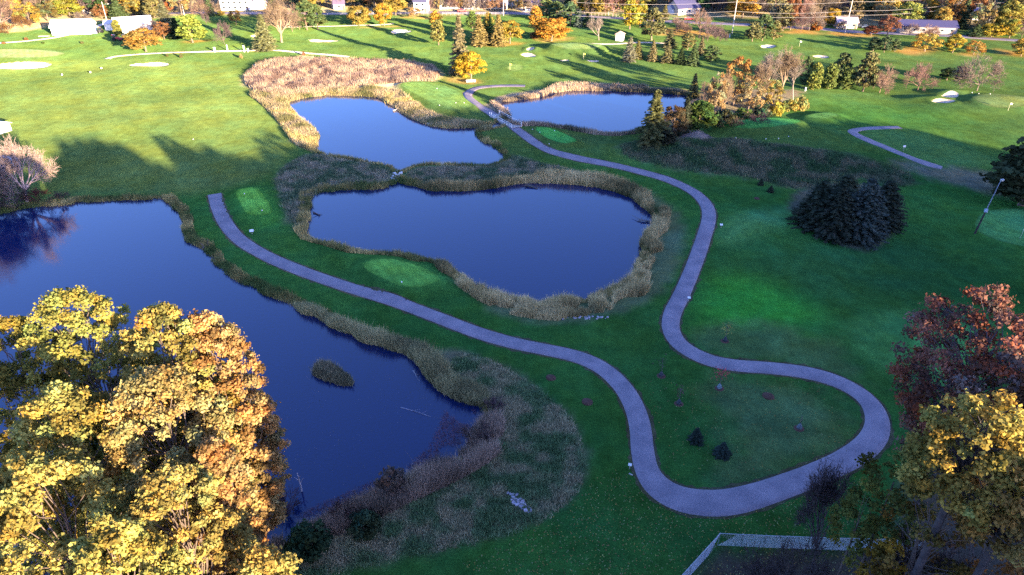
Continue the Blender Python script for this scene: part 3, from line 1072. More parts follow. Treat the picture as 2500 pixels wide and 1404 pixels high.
def conifer_meshes(seed, h, w, base=.06, levels=26, arms=9, leaf=.42, droop=.25, trunk_r=.2, ragged=.25, power=.85, tipw=.04):
    rs = np.random.RandomState(seed)
    R = w / 2
    Ps, Ns, Ss, Ts = [], [], [], []
    segs = [(np.zeros(3), np.array([0, 0, h * .5]), trunk_r, trunk_r * .6), (np.array([0, 0, h * .5]), np.array([0, 0, h * .98]), trunk_r * .6, .03)]
    for i in range(levels):
        f = (i + rs.uniform(-.2, .2)) / levels
        f = min(max(f, 0), 1)
        z = h * (base + (1 - base) * f)
        L0 = R * max(tipw, (1 - f) ** power) * (1 if f > .06 else .8)
        na = max(4, int(arms * (1 - f * .5)))
        a0 = rs.uniform(0, 6.28)
        for k in range(na):
            a = a0 + 6.283 * k / na + rs.normal() * .15
            L = L0 * rs.uniform(1 - ragged, 1 + ragged * .6)
            zz = z + rs.normal() * h / levels * .35
            m = max(3, int(L / (leaf * .62)))
            t = (np.arange(m) + .6) / m
            dr = -droop * L * t ** 1.4 + .10 * L * t ** 4
            c = np.stack([math.cos(a) * L * t, math.sin(a) * L * t, zz + dr], 1)
            side = np.array([-math.sin(a), math.cos(a), 0])
            br = rs.uniform(.75, 1.2)
            for sgn in (-1, 0, 1):
                q = c + side * sgn * leaf * .55 * (1 - t[:, None] * .6) + rs.normal(size=c.shape) * leaf * .16
                q[:, 2] -= abs(sgn) * leaf * .18
                nn = np.tile(np.array([math.cos(a) * .45, math.sin(a) * .45, .9]), (m, 1)) + side * sgn * .5 + rs.normal(size=c.shape) * .35
                Ps.append(q)
                Ns.append(unit(nn))
                Ss.append(leaf * (1.05 - .45 * t) * rs.uniform(.75, 1.2, m))
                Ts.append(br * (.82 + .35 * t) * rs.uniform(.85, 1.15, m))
            if L > 1.2:
                segs.append((np.array([0, 0, zz]), c[-1] * .9 + np.array([0, 0, zz]) * .1, trunk_r * .16, .015))
    P, Nn, S, T = np.concatenate(Ps), np.concatenate(Ns), np.concatenate(Ss), np.concatenate(Ts)
    V, F = leaf_quads(P, Nn, S, rs, aspect=.6, fold=.2)
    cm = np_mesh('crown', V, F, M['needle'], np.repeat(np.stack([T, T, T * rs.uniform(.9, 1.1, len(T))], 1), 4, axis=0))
    V, F = seg_prisms(segs, 4)
    return np_mesh('trunk', V, F, M['bark']), cm


# prototype meshes, each with (trunk, crown, height, width)
PROTO = {}


def proto(kind):
    if kind in PROTO:
        return PROTO[kind]
    out = []
    if kind == 'maple':
        for i, (hh, ww, b, sh) in enumerate(((11, 9.5, .16, 'round'), (11, 9.0, .2, 'oval'), (11, 10, .14, 'round'))):
            out.append((*leafy_meshes(100 + i, hh, ww, b, 48, 110, .29, .235, sh, trunk_r=.26, warm=.12), hh, ww))
    elif kind == 'loose':
        for i in range(2):
            out.append((*leafy_meshes(120 + i, 11, 10, .2, 46, 80, .25, .2, 'spread', trunk_r=.25), 11, 10))
    elif kind == 'poplar':
        for i in range(2):
            out.append((*leafy_meshes(130 + i, 12, 6, .15, 36, 70, .34, .34, 'oval', trunk_r=.22), 12, 6))
    elif kind == 'pine':
        for i in range(3):
            out.append((*leafy_meshes(140 + i, 12, 8.5, .13, 46, 62, .36, .21, ('egg', 'flame', 'oval')[i], flat=.5, trunk_r=.24, warm=.08, mat='needle'), 12, 8.5))
    elif kind == 'arborvitae':
        for i in range(2):
            out.append((*leafy_meshes(150 + i, 8, 3.6, .04, 60, 55, .26, .34, 'column', flat=1.3, trunk_r=.14, warm=.08, mat='needle', limbs=False), 8, 3.6))
    elif kind == 'spruce':
        for i in range(3):
            out.append((*conifer_meshes(160 + i, 12, 6.0, .05, 24, 9, .5, .25, .18), 12, 6.0))
    elif kind == 'fir':
        for i in range(2):
            out.append((*conifer_meshes(170 + i, 20, 7.5, .04, 34, 9, .6, .32, .26, ragged=.4, power=.75), 20, 7.5))
    elif kind == 'yew':
        for i in range(3):
            out.append((*conifer_meshes(175 + i, 16, 8.5, .0, 34, 14, .46, .22, .3, ragged=.3, power=.55, tipw=.1), 16, 8.5))
    elif kind == 'bare':
        for i in range(3):
            tm, wm = bare_meshes(180 + i, 10, .2, .042, 1.1, trunk=.2, levels=4, kids=(8, 5, 5, 4), lf=.64, ang=(.95, .6, .6, .7), up=.03)
            out.append((tm, wm, 10, 10))
    elif kind == 'elm':
        tm, wm = bare_meshes(190, 20, .62, .045, 1.0, trunk=.26, levels=4, kids=(8, 6, 5, 4), lf=.64, ang=(.75, .5, .55, .65), up=.05)
        out.append((tm, wm, 20, 18))
    elif kind == 'birch':
        for i in range(2):
            tm, wm = bare_meshes(195 + i, 16, .2, .035, .55, trunk=.42, levels=4, kids=(9, 5, 4, 3), lf=.6, ang=(.55, .55, .6, .65), up=.12)
            out.append((tm, wm, 16, 7))
    elif kind == 'oval_bare':
        tm, wm = bare_meshes(199, 10, .18, .03, .8, trunk=.2, levels=4, kids=(7, 5, 4, 3), lf=.62, ang=(.42, .4, .45, .5), up=.2)
        out.append((tm, wm, 10, 7))
    elif kind == 'shrub':
        for i in range(2):
            out.append((*leafy_meshes(205 + i, 3.5, 5.0, .02, 22, 60, .26, .32, 'round', trunk_r=.08, limbs=False), 3.5, 5))
    elif kind == 'twiggy':
        for i in range(2):
            tm, wm = bare_meshes(210 + i, 4, .06, .03, 1.3, trunk=.06, levels=4, kids=(9, 4, 4, 3), lf=.7, ang=(.8, .5, .5, .6), up=.06)
            out.append((tm, wm, 4, 5.5))
    # measure the real width for scaling
    fixed = []
    for tm, cm, hh, ww in out:
        co = np.empty(len(cm.vertices) * 3, dtype=np.float32)
        cm.vertices.foreach_get('co', co)
        co = co.reshape(-1, 3)
        r = np.percentile(np.hypot(co[:, 0], co[:, 1]), 93 if 'twig' in cm.name else 97)
        fixed.append((tm, cm, float(co[:, 2].max()), float(2 * r)))
    PROTO[kind] = fixed
    return fixed


KIND_NAME = dict(maple='maple_tree', loose='maple_tree', poplar='poplar_tree', pine='pine_tree', arborvitae='arborvitae', spruce='spruce_tree', fir='fir_tree', yew='spruce_tree',
                 bare='bare_tree', elm='elm_tree', birch='birch_tree', oval_bare='bare_tree', shrub='shrub', twiggy='shrub')
TREE_N = [0]


def plant_tree(kind, x, y, z, h, w, color, label, group=None, bark=None, rz=None, var=None, cat=None):
    i = TREE_N[0]
    TREE_N[0] += 1
    rr = random.Random(i * 7 + 1)
    ps = proto(kind)
    tm, cm, ph, pw = ps[(i if var is None else var) % len(ps)]
    o = empty(KIND_NAME[kind], (x, y, z - .05), rr.uniform(0, 6.28) if rz is None else rz)
    tag(o, label, cat or {'shrub': 'shrub', 'twiggy': 'shrub'}.get(kind, 'tree'), group)
    leafless = kind in ('bare', 'elm', 'birch', 'oval_bare', 'twiggy')
    if leafless:
        color = tuple(v * .55 for v in color)
    color = tuple(v * .88 for v in color)
    b = bark or ((.22, .16, .12) if not leafless else tuple(v * 1.25 for v in color))
    s = (w / pw, w / pw, h / ph)
    link('trunk', tm, o, b, scale=s)
    link('twigs' if leafless else 'crown', cm, o, color, scale=s)
    return o


def T(kind, px, by, ty, wpx, color, label, **kw):
    """A tree surveyed from the photograph: foot of the trunk, top of the crown, width."""
    x, y, z = GT(px, by)
    h = max(.8, top_z(y, ty) - z)
    # the crown stands forward of the trunk by its radius: shrink a little
    h *= .96
    w = wpx * depth_of(y, z + h * .5) / F_PX
    return plant_tree(kind, x, y, z, h, w, color, label, **kw)


# ------------------------------------------------------------------ the wood on the rise behind the viewer (shades the valley)
rs = np.random.RandomState(5)
EDGE = [(-4, 19), (2, 19), (9, 20), (14, 23), (15.5, 38), (17.5, 40), (21, 43), (27, 44.5), (31, 44.3), (34, 43), (36.5, 38.5), (38.5, 40), (41, 44), (47, 44.5), (55, 43), (68, 44), (77, 45), (107, 50), (122, 51), (154, 49), (180, 49), (194, 49), (201, 47), (205, 42)]
eu, eh = np.array([e[0] for e in EDGE], float), np.array([e[1] for e in EDGE], float)
Vs, Fs, off = [], [], 0
tu = math.tan(SUN_EL)
for row, (yy, lower) in enumerate(((-25, 0), (-36, -1.0), (-48, -3.5), (-18, -9))):
    u = -4.0 + row * 1.3
    while u < 206:
        X = (u - yy * math.sin(SUN_AZ)) / math.cos(SUN_AZ)
        g = float(zq(X, yy))
        top = float(np.interp(u, eu, eh)) + lower + (-25 - yy) / math.cos(SUN_AZ) * tu + rs.normal() * (.4 if u > 16 else .4) - (1.0 if 36 < u < 78 else 0)
        h = top - g
        if h > 2:
            n = 560
            zz = rs.uniform(0, 1, n) ** .8
            Rr = (3.6 + rs.uniform(-.5, .5)) * np.sqrt(np.clip(1 - (zz * 1.0 - .3) ** 2 * 1.9, .05, 1))
            a = rs.uniform(0, 6.283, n)
            r = Rr * np.sqrt(rs.uniform(.1, 1, n))
            C = np.stack([X + r * np.cos(a), yy + r * np.sin(a), g + h * (.02 + .96 * zz)], 1)
            Nn = unit(np.stack([np.cos(a), np.sin(a), rs.uniform(-.2, .8, n)], 1) + rs.normal(size=(n, 3)) * .4)
            V, F = leaf_quads(C, Nn, rs.uniform(1.0, 1.75, n), rs, aspect=.9)
            Vs.append(V)
            Fs.append(F + off)
            off += len(V)
            V, F = seg_prisms([(np.array([X, yy, g - .2]), np.array([X, yy, g + h * .8]), .4, .1)], 5)
            Vs.append(V)
            Fs.append(F + off)
            off += len(V)
        u += 3.3
V = np.concatenate(Vs)
wood = link('woods', np_mesh('woods', V, np.concatenate(Fs), M['leaf'], np.tile(rs.uniform(.8, 1.2, (1, 3)), (len(V), 1))), color=(.10, .085, .03))
tag(wood, 'autumn oak wood on the rise behind the viewer', 'woods', kind='stuff')
# ------------------------------------------------------------------ trees of the place
YEL, GOLD, ORANGE = (.34, .26, .06), (.37, .23, .06), (.36, .18, .055)
YGREEN, GREEN, OLIVE, DKGREEN = (.27, .27, .045), (.10, .15, .04), (.17, .155, .06), (.045, .07, .03)
PINE_G, BLUESP, RUST, MAROON = (.085, .125, .05), (.11, .15, .12), (.28, .14, .06), (.17, .065, .04)
TAN, GREYB, PINKB, PURB = (.42, .31, .21), (.33, .26, .22), (.42, .28, .22), (.27, .19, .19)
PALEB = (.48, .40, .34)

# trees about the lawns and the ponds
for a in [
    ('maple', 357, 126, 66, 84, GOLD, 'broad golden maple with forked pale trunk below the white barns'),
    ('loose', 75, 64, 2, 60, YEL, 'yellow-green tree leaning over the meadow beside the white barn'),
    ('bare', 58, 70, 28, 50, RUST, 'russet half-bare tree in front of the yellow-green one'),
    ('bare', 8, 70, -26, 95, PINKB, 'big bare grey-pink tree at the corner of the far wood'),
    ('twiggy', 22, 82, 50, 60, RUST, 'russet brush at the wood edge under the big bare tree'),
    ('loose', 118, 52, 0, 62, OLIVE, 'grey-olive thin-leaved tree behind the roof of the white barn'),
    ('maple', 172, 42, -8, 68, YGREEN, 'green and yellow broad tree behind the white barn ridge'),
    ('maple', 226, 24, -16, 42, GOLD, 'orange-yellow tree top above the small garden by the street lamp'),
    ('bare', 206, 52, 24, 42, GREYB, 'small bare grey tree beyond the end of the barn'),
    ('loose', 250, 47, 8, 42, RUST, 'rusty tree beside the wooden street lamp'),
    ('spruce', 292, 46, -12, 46, PINE_G, 'dark spruce with deep shade under it behind the lamp pole'),
    ('pine', 335, 40, -14, 56, OLIVE, 'olive pine above the white shed roof'),
    ('pine', 378, 44, -14, 54, OLIVE, 'second olive pine above the brown bushes'),
    ('fir', 410, 78, -4, 54, (.16, .165, .09), 'tall pale olive fir in front of the pines'),
    ('spruce', 434, 94, 40, 44, DKGREEN, 'very dark low spruce in the shade of the bright green pine'),
    ('arborvitae', 290, 86, 44, 22, (.2, .2, .05), 'green column tree between the two white sheds'),
    ('bare', 376, 92, 34, 56, PURB, 'purplish bare tree behind the golden maple'),
    ('loose', 402, 96, 50, 44, RUST, 'brown rounded tree beside the purplish bare one'),
    ('shrub', 327, 78, 62, 22, (.4, .07, .06), 'small red bush against the white shed'),
    ('pine', 471, 104, 31, 70, (.20, .25, .05), 'bright green pine with a clear pale trunk'),
    ('bare', 548, 108, 44, 48, PURB, 'small bare tree between the green pine and the olive spruce'),
    ('loose', 577, 60, 19, 36, (.30, .19, .06), 'rust and olive young tree on the lawn before the white house'),
    ('bare', 518, 38, -12, 44, TAN, 'tan bare tree beside the yellow hedge'),
    ('bare', 505, 61, 23, 20, PURB, 'thin dark bare sapling on the shaded lawn'),
    ('shrub', 540, 37, 24, 20, YEL, 'yellow bush at the roadside by the white house'),
    ('fir', 649, 123, 29, 58, (.19, .20, .09), 'olive fir standing by the row of white posts'),
    ('elm', 688, 104, -32, 120, TAN, 'huge bare elm with a thick pale trunk'),
    ('bare', 714, 77, 2, 66, PINKB, 'tangled bare tree behind the elm'),
    ('bare', 731, 72, 12, 48, TAN, 'low bare tree between the elm and the green pines'),
    ('pine', 750, 73, -6, 62, PINE_G, 'green pine with twin pale stems behind the bare trees'),
    ('pine', 776, 71, 6, 52, (.10, .14, .05), 'second green pine next to the twin-stemmed one'),
    ('maple', 757, 30, -16, 44, YEL, 'yellow tree top behind the two green pines'),
    ('maple', 878, 63, 11, 60, YEL, 'round bright yellow maple alone on the far lawn'),
    ('maple', 938, 63, 4, 50, (.50, .31, .05), 'orange-yellow oval maple in front of the yellow one'),
    ('maple', 966, 37, -18, 58, YEL, 'big yellow maple at the far roadside'),
    ('loose', 1010, 42, 14, 42, (.46, .33, .15), 'thin tan-leaved tree before the blue-roofed house'),
    ('poplar', 1065, 72, 21, 36, (.48, .30, .05), 'narrow yellow tree behind the small olive pine'),
    ('pine', 1071, 110, 44, 40, (.21, .20, .06), 'small olive pine with a bare stem on the fairway'),
    ('fir', 1124, 182, 30, 60, (.19, .165, .085), 'tall ragged grey-olive fir behind the round yellow maple'),
    ('maple', 1150, 197, 122, 76, (.50, .34, .04), 'round yellow maple by the bend of the path'),
    ('pine', 1153, 70, 24, 28, GREEN, 'dark green pine peeping behind the ragged fir'),
    ('spruce', 1170, 112, 33, 50, (.24, .19, .07), 'golden-olive spruce with a broad skirt beside the ragged fir'),
    ('poplar', 1193, 100, 24, 30, YEL, 'thin yellow tree between two golden spruces'),
    ('spruce', 1198, 106, 28, 30, GREEN, 'dark green spruce hidden between the golden spruces'),
    ('spruce', 1217, 112, 31, 44, (.26, .20, .07), 'second golden-olive spruce with a clear stem'),
    ('maple', 1245, 106, 46, 66, (.36, .27, .05), 'round olive-yellow maple in a ring of fallen leaves'),
    ('poplar', 1308, 71, 9, 34, (.5, .3, .06), 'narrow orange-topped tree above the orange maple'),
    ('maple', 1346, 100, 40, 90, (.52, .27, .05), 'wide orange maple full to the ground'),
    ('shrub', 1306, 94, 74, 28, RUST, 'russet bush at the foot of the orange maple'),
    ('pine', 1334, 48, -10, 52, (.13, .17, .06), 'bushy green pine behind the orange maple'),
    ('pine', 1358, 54, -2, 44, PINE_G, 'second bushy pine behind the orange maple'),
    ('pine', 1392, 64, 0, 50, (.08, .13, .06), 'tall green pine with upswept arms'),
    ('spruce', 1414, 66, 20, 28, BLUESP, 'pale blue spruce beside the upswept pine'),
    ('spruce', 1433, 66, 30, 28, PINE_G, 'green spruce between the blue spruce and the bare oval tree'),
    ('maple', 1441, 30, -8, 72, (.44, .34, .05), 'wide yellow tree at the road behind the blue spruce'),
    ('oval_bare', 1462, 98, 32, 48, PALEB, 'bare oval tree with a pale fan of branches'),
    ('poplar', 1537, 71, -8, 48, (.36, .33, .05), 'tall yellow-green tree with a straight pale stem'),
    ('poplar', 1562, 66, -2, 38, (.32, .29, .05), 'yellow-green tree close behind the straight-stemmed one'),
    ('pine', 1590, 98, 13, 64, (.13, .13, .055), 'big dark olive pine beyond the small hut'),
    ('spruce', 1622, 48, 8, 26, OLIVE, 'olive spruce behind the big dark pine'),
    ('bare', 1652, 78, 36, 54, PINKB, 'spreading bare tree with a white stem in orange leaves'),
    ('bare', 1667, 79, 44, 40, PINKB, 'lower bare tree beside the white-stemmed one'),
    ('bare', 1708, 80, 14, 54, PINKB, 'tall pink-grey bare tree before the navy-roofed house'),
    ('bare', 1727, 101, 44, 46, PURB, 'purplish bare tree in front of the tall pink-grey one'),
    ('bare', 1757, 100, 50, 40, PURB, 'faint bare tree next to the pole with pale wires'),
    ('fir', 1536, 151, 86, 36, (.20, .20, .13), 'pale grey-green spruce leading the row of spruces'),
    ('spruce', 1556, 144, 96, 32, OLIVE, 'olive spruce tucked behind the pale leading one'),
    ('spruce', 1592, 150, 94, 28, (.2, .17, .08), 'thin spruce on a bare stem in the row'),
    ('spruce', 1634, 118, 70, 38, (.13, .13, .06), 'upper spruce of the overlapping pair'),
    ('spruce', 1628, 153, 104, 38, (.16, .15, .07), 'lower spruce of the overlapping pair'),
    ('spruce', 1661, 157, 111, 28, DKGREEN, 'near-black spruce in the middle of the row'),
    ('pine', 1678, 122, 76, 40, OLIVE, 'olive pine with rusty crown above the near-black spruce'),
    ('spruce', 1691, 160, 104, 38, PINE_G, 'wide dark spruce after the near-black one'),
    ('spruce', 1710, 134, 86, 24, (.16, .14, .07), 'slim pointed spruce rising over the row'),
    ('pine', 1736, 150, 108, 44, PINE_G, 'sprawling green pine at the end of the spruce row'),
    ('maple', 1812, 44, -14, 78, (.52, .31, .06), 'large orange-yellow maple by the pale wires'),
    ('pine', 1836, 101, 50, 42, (.14, .14, .06), 'three-stemmed pine, its drooping west part'),
    ('pine', 1860, 99, 30, 50, PINE_G, 'tallest dark crown of the pine trio on the far fairway'),
    ('pine', 1888, 96, 48, 42, OLIVE, 'olive pine closing the trio on the far fairway'),
    ('maple', 1915, 70, 24, 60, (.50, .33, .05), 'yellow maple over a yellow leaf carpet'),
    ('bare', 1955, 79, 30, 42, PURB, 'purple-brown bare tree beside the yellow leaf carpet'),
    ('elm', 1985, 60, -14, 66, TAN, 'large tan bare tree behind the orange bush'),
    ('shrub', 1991, 74, 48, 28, (.42, .17, .05), 'orange bush at the edge of the far road'),
    ('maple', 2026, 63, 18, 44, (.42, .29, .05), 'yellow and green tree beside the pink bungalow'),
    ('maple', 2126, 87, 61, 40, MAROON, 'low dark maroon tree by the parked cars'),
    ('loose', 2166, 88, 34, 52, (.26, .12, .07), 'reddish brown tree next to the maroon one'),
    ('loose', 2155, 40, -2, 40, (.36, .32, .10), 'pale yellow tree above the reddish brown one'),
    ('maple', 2210, 66, 0, 70, (.33, .36, .09), 'light green broad tree before the long navy roof'),
    ('pine', 2131, 125, 87, 32, (.075, .11, .05), 'first of three round dark pines, nearest the maroon tree'.replace(', nearest the', ' on the side of the')),
    ('pine', 2158, 128, 85, 32, (.07, .105, .05), 'middle one of three round dark pines'),
    ('pine', 2184, 126, 92, 30, (.085, .12, .05), 'last of three round dark pines beside the yellow tree'),
    ('loose', 2257, 125, 78, 72, (.46, .33, .07), 'wide thin yellow tree on two dark stems'),
    ('bare', 2262, 100, 62, 56, (.35, .22, .17), 'brown bare crown behind the thin yellow tree'),
    ('maple', 2325, 129, 80, 44, (.40, .31, .05), 'upright yellow-green maple between two wider ones'),
    ('loose', 2376, 133, 97, 48, (.42, .26, .07), 'small leaning tree with yellow and brown leaves'),
    ('maple', 2492, 137, 92, 50, (.40, .28, .06), 'yellow tree cut by the edge of the far fairway strip'),
    ('spruce', 2380, 89, 58, 40, PINE_G, 'dark green fir at the road behind the fairway'),
    ('spruce', 2291, 62, 24, 36, DKGREEN, 'black-green spruce behind the long navy roof'),
    ('maple', 2420, 90, 56, 60, (.42, .33, .05), 'yellow tree at the road beside the dark green fir'),
    ('poplar', 2463, 93, 42, 36, (.30, .27, .05), 'tall olive-yellow tree beside the roadside yellow one'),
    ('bare', 2494, 92, 36, 52, PINKB, 'mauve bare tree at the end of the road'),
    ('maple', 2411, 30, -8, 50, (.42, .33, .08), 'yellow tree top above the blue roofs'),
    ('loose', 2322, 64, 14, 52, (.30, .24, .1), 'olive-brown tree around the tall white pole'),
    # middle distance, east side
    ('bare', 2147, 226, 148, 72, PINKB, 'bare tree with a white forked foot beside the tall pine'),
    ('bare', 2240, 221, 146, 82, (.36, .22, .19), 'reddish bare tree leaning over the bunker rise'),
    ('bare', 2384, 223, 124, 108, GREYB, 'broad grey bare tree at the sunlit green'),
    ('maple', 2311, 196, 163, 40, DKGREEN, 'small dark round tree in the shadow of the broad bare one'),
    ('maple', 2342, 198, 160, 34, (.07, .06, .05), 'small dusky tree beside the dark round one'),
    ('pine', 2045, 214, 124, 58, (.10, .12, .05), 'flat-topped pine behind the green columns'),
    ('pine', 2106, 223, 120, 62, (.13, .13, .055), 'tall olive pine with a reddish white foot'),
    ('arborvitae', 1984, 219, 146, 38, (.17, .2, .05), 'first green column beside the bare thicket'),
    ('arborvitae', 2021, 216, 150, 38, (.14, .18, .05), 'middle green column of the three'),
    ('arborvitae', 2060, 218, 156, 44, (.12, .16, .05), 'widest green column next to the tall olive pine'),
    ('pine', 1962, 215, 132, 30, PINE_G, 'thin dark pine behind the first green column'),
    # the thicket by the east pond
    ('birch', 1868, 238, 106, 74, PALEB, 'tall bare white-stemmed birch crowning the thicket'),
    ('birch', 1900, 250, 104, 84, TAN, 'second tall birch with several pale stems'),
    ('birch', 1845, 262, 128, 64, TAN, 'slim leaning birch before the orange tree'),
    ('birch', 1936, 244, 128, 72, PALEB, 'pinkish bare birch at the sunlit end of the thicket'),
    ('loose', 1790, 258, 132, 78, (.38, .23, .08), 'orange-topped tree rising over the thicket'),
    ('loose', 1742, 285, 172, 62, (.33, .24, .12), 'tan and gold tree above the dark shrubs'),
    ('loose', 1825, 275, 180, 74, (.33, .26, .13), 'pale gold tree with silvery limbs in the thicket'),
    ('loose', 1880, 262, 188, 56, (.32, .27, .09), 'yellow understorey tree below the birches'),
    ('bare', 1760, 282, 160, 48, TAN, 'bare tan tree between gold crowns of the thicket'),
    ('bare', 1716, 262, 190, 50, PINKB, 'small bare tree at the pond end of the thicket'),
    ('spruce', 1690, 248, 174, 34, (.17, .15, .06), 'slender spruce at the corner of the east pond'),
    ('shrub', 1925, 272, 240, 46, (.33, .30, .08), 'yellow bush at the sunlit foot of the thicket'),
    ('shrub', 1952, 268, 232, 44, (.34, .29, .09), 'second yellow bush spilling onto the lawn'),
    ('shrub', 1895, 282, 246, 36, (.40, .34, .06), 'yellow bush half in the shade below the birches'),
    ('shrub', 1812, 297, 260, 50, (.10, .15, .04), 'bright green shrub in the shade under the thicket'),
    ('shrub', 1765, 310, 262, 58, (.06, .07, .04), 'dark shrub next to the broad green tree'),
    ('shrub', 1858, 292, 248, 48, (.07, .10, .05), 'dark green shrub beneath the birches'),
    ('twiggy', 1850, 302, 276, 60, (.16, .10, .11), 'purple brush at the edge of the shaded tee'),
    ('twiggy', 1790, 312, 282, 46, (.16, .12, .10), 'brown brush beside the shaded tee'),
    ('fir', 1592, 352, 212, 84, (.10, .105, .04), 'tall spruce at the pond with its tip in the sun'),
    ('loose', 1640, 345, 250, 66, (.09, .07, .04), 'dusky half-bare tree beside the tall spruce'),
    ('spruce', 1668, 335, 232, 50, (.05, .06, .035), 'dark spruce behind the rounded green tree'),
    ('maple', 1702, 328, 240, 84, (.07, .115, .03), 'broad rounded green tree by the brush heap'),
    ('shrub', 1625, 352, 312, 50, (.05, .055, .035), 'dark bush at the foot of the tall spruce'),
    ('twiggy', 1640, 300, 256, 54, PURB, 'bare brush at the water behind the tall spruce'),
    # the dark clump on the east slope
    ('yew', 1990, 552, 436, 116, (.040, .052, .032), 'dark spruce on the path side of the spruce clump'),
    ('yew', 2045, 540, 420, 120, (.045, .058, .034), 'dark spruce rising behind the middle of the clump'),
    ('yew', 2092, 580, 428, 122, (.06, .078, .062), 'blue-grey spruce at the front of the clump'),
    ('yew', 2146, 550, 434, 108, (.040, .052, .034), 'dark spruce on the light pole side of the clump'),
    ('yew', 2028, 574, 446, 116, (.038, .048, .032), 'black-green spruce at the front beside the blue-grey one'),
    ('spruce', 1857, 452, 434, 16, (.045, .06, .035), 'tiny dark spruce on the bank by the dry grass'),
    ('spruce', 1881, 469, 452, 18, (.045, .06, .035), 'second tiny dark spruce down the bank'),
    ('spruce', 1698, 1078, 1043, 38, (.035, .05, .038), 'small dark spruce in the path loop, nearer the entrance'.replace(', nearer the entrance', ' beside the mulch ring')),
    ('spruce', 1762, 1112, 1078, 42, (.04, .058, .045), 'bushier little spruce low in the path loop'),
    ('pine', 2492, 502, 318, 190, (.055, .065, .03), 'huge dark pine standing at the edge of the slope'),
    ('loose', 2575, 760, 560, 210, (.17, .12, .05), 'brown oak reaching in over the dark slope'),
    # bare trees at the west pond
    ('elm', 66, 492, 318, 150, (.75, .55, .47), 'pink-lit bare tree leaning over the big pond'),
    ('bare', -20, 505, 330, 150, (.5, .38, .34), 'bare grey tree at the pond corner'),
    ('bare', 22, 486, 376, 80, (.27, .21, .20), 'low bare tree between the two ponds'),
    ('elm', -60, 512, 300, 190, (.26, .2, .18), 'tall dark bare tree mirrored in the big pond'),
    ('twiggy', 100, 488, 456, 70, (.20, .06, .06), 'dark red brush on the pond bank'),
    ('twiggy', 25, 510, 462, 110, (.14, .11, .10), 'grey brush below the bare trees on the bank'),
    ('twiggy', 150, 492, 468, 60, (.18, .13, .10), 'brown brush on the bank next to the red one'),
]:
    T(*a)

# young trees and bushes along the thin far path
for i, (px, by, ty, w, c, lab) in enumerate([
    (65, 99, 90, 10, RUST, 'tiny russet bush on the drive bend'), (10, 107, 100, 9, RUST, 'tiny russet bush at the start of the drive'),
    (106, 107, 101, 7, GREEN, 'small green sapling below the drive'), (201, 106, 99, 8, OLIVE, 'small olive sapling beside the far lawn'),
    (590, 142, 130, 11, (.36, .28, .12), 'round tan shrub under the thin path'), (443, 141, 127, 8, OLIVE, 'thin sapling below the oval bunker path'),
    (409, 138, 129, 7, OLIVE, 'thinner sapling beside the oval bunker path'), (742, 135, 123, 8, (.3, .12, .06), 'reddish sapling touching the thin path')]):
    T('shrub', px, by, ty, w, c, lab)

# ------------------------------------------------------------------ the far wood beyond the road
def _ordinals():
    ones = 'first second third fourth fifth sixth seventh eighth ninth tenth eleventh twelfth thirteenth fourteenth fifteenth sixteenth seventeenth eighteenth nineteenth'.split()
    out = list(ones)
    for t, ty in (('twenty', 'twentieth'), ('thirty', 'thirtieth'), ('forty', 'fortieth'), ('fifty', 'fiftieth'), ('sixty', 'sixtieth'), ('seventy', 'seventieth'), ('eighty', 'eightieth'), ('ninety', 'ninetieth')):
        out += [ty] + [f'{t}-{o}' for o in ones[:9]]
    return out


ORD = _ordinals()
FILL_KINDS = [('bare', GREYB, 'bare grey tree'), ('bare', PINKB, 'bare pinkish tree'), ('loose', (.34, .26, .12), 'tan-leaved tree'), ('maple', YEL, 'yellow tree'), ('pine', OLIVE, 'olive pine'),
              ('spruce', PINE_G, 'dark green spruce'), ('loose', RUST, 'rusty tree'), ('bare', PURB, 'bare purplish tree'), ('maple', (.40, .27, .06), 'golden brown tree'), ('pine', DKGREEN, 'dark pine')]
rf = random.Random(21)
KEEP = [(525, 660, 26), (815, 850, 24), (1010, 1050, 32), (1078, 1130, 24), (1140, 1240, 24), (1255, 1330, 20), (1620, 1705, 36), (2030, 2135, 70), (2190, 2310, 80), (2395, 2450, 56), (1236, 1320, 30)]
spots = []
for by, step in ((-5, 34), (8, 32), (22, 34), (38, 40)):
    x = -20 + rf.uniform(0, 20)
    while x < 2520:
        ok = True
        lim = (44 - max(0, x - 100) * .035) if x < 460 else (20 if x < 860 else (16 if x < 1350 else 14 + (x - 1350) * .05))
        if by > lim:
            ok = False
        for a, b, yy in KEEP:
            if a - 12 < x < b + 12 and yy - 30 < by < yy + 8:
                ok = False
        if ok:
            spots.append((x, by + rf.uniform(-5, 5)))
        x += step * rf.uniform(.75, 1.35)
spots.sort()
cnt = {}
for x0, x1, st, bys in ((1890, 1990, 20, (72, 76)), (1420, 1560, 22, (30, 40)), (1740, 2500, 15, (4, 40)), (2300, 2500, 22, (60, 84)), (265, 520, 24, (30, 40)), (640, 880, 26, (10, 22)), (1050, 1340, 15, (22, 29)), (880, 1060, 26, (12, 24)), (1420, 1640, 26, (8, 26)), (1700, 2040, 17, (14, 46)), (2080, 2500, 16, (14, 58)), (1560, 1720, 20, (-4, 14)), (0, 260, 26, (14, 40))):
    x = x0
    while x < x1:
        spots.append((x + rf.uniform(-8, 8), rf.uniform(*bys)))
        x += st * rf.uniform(.8, 1.3)
spots.sort()
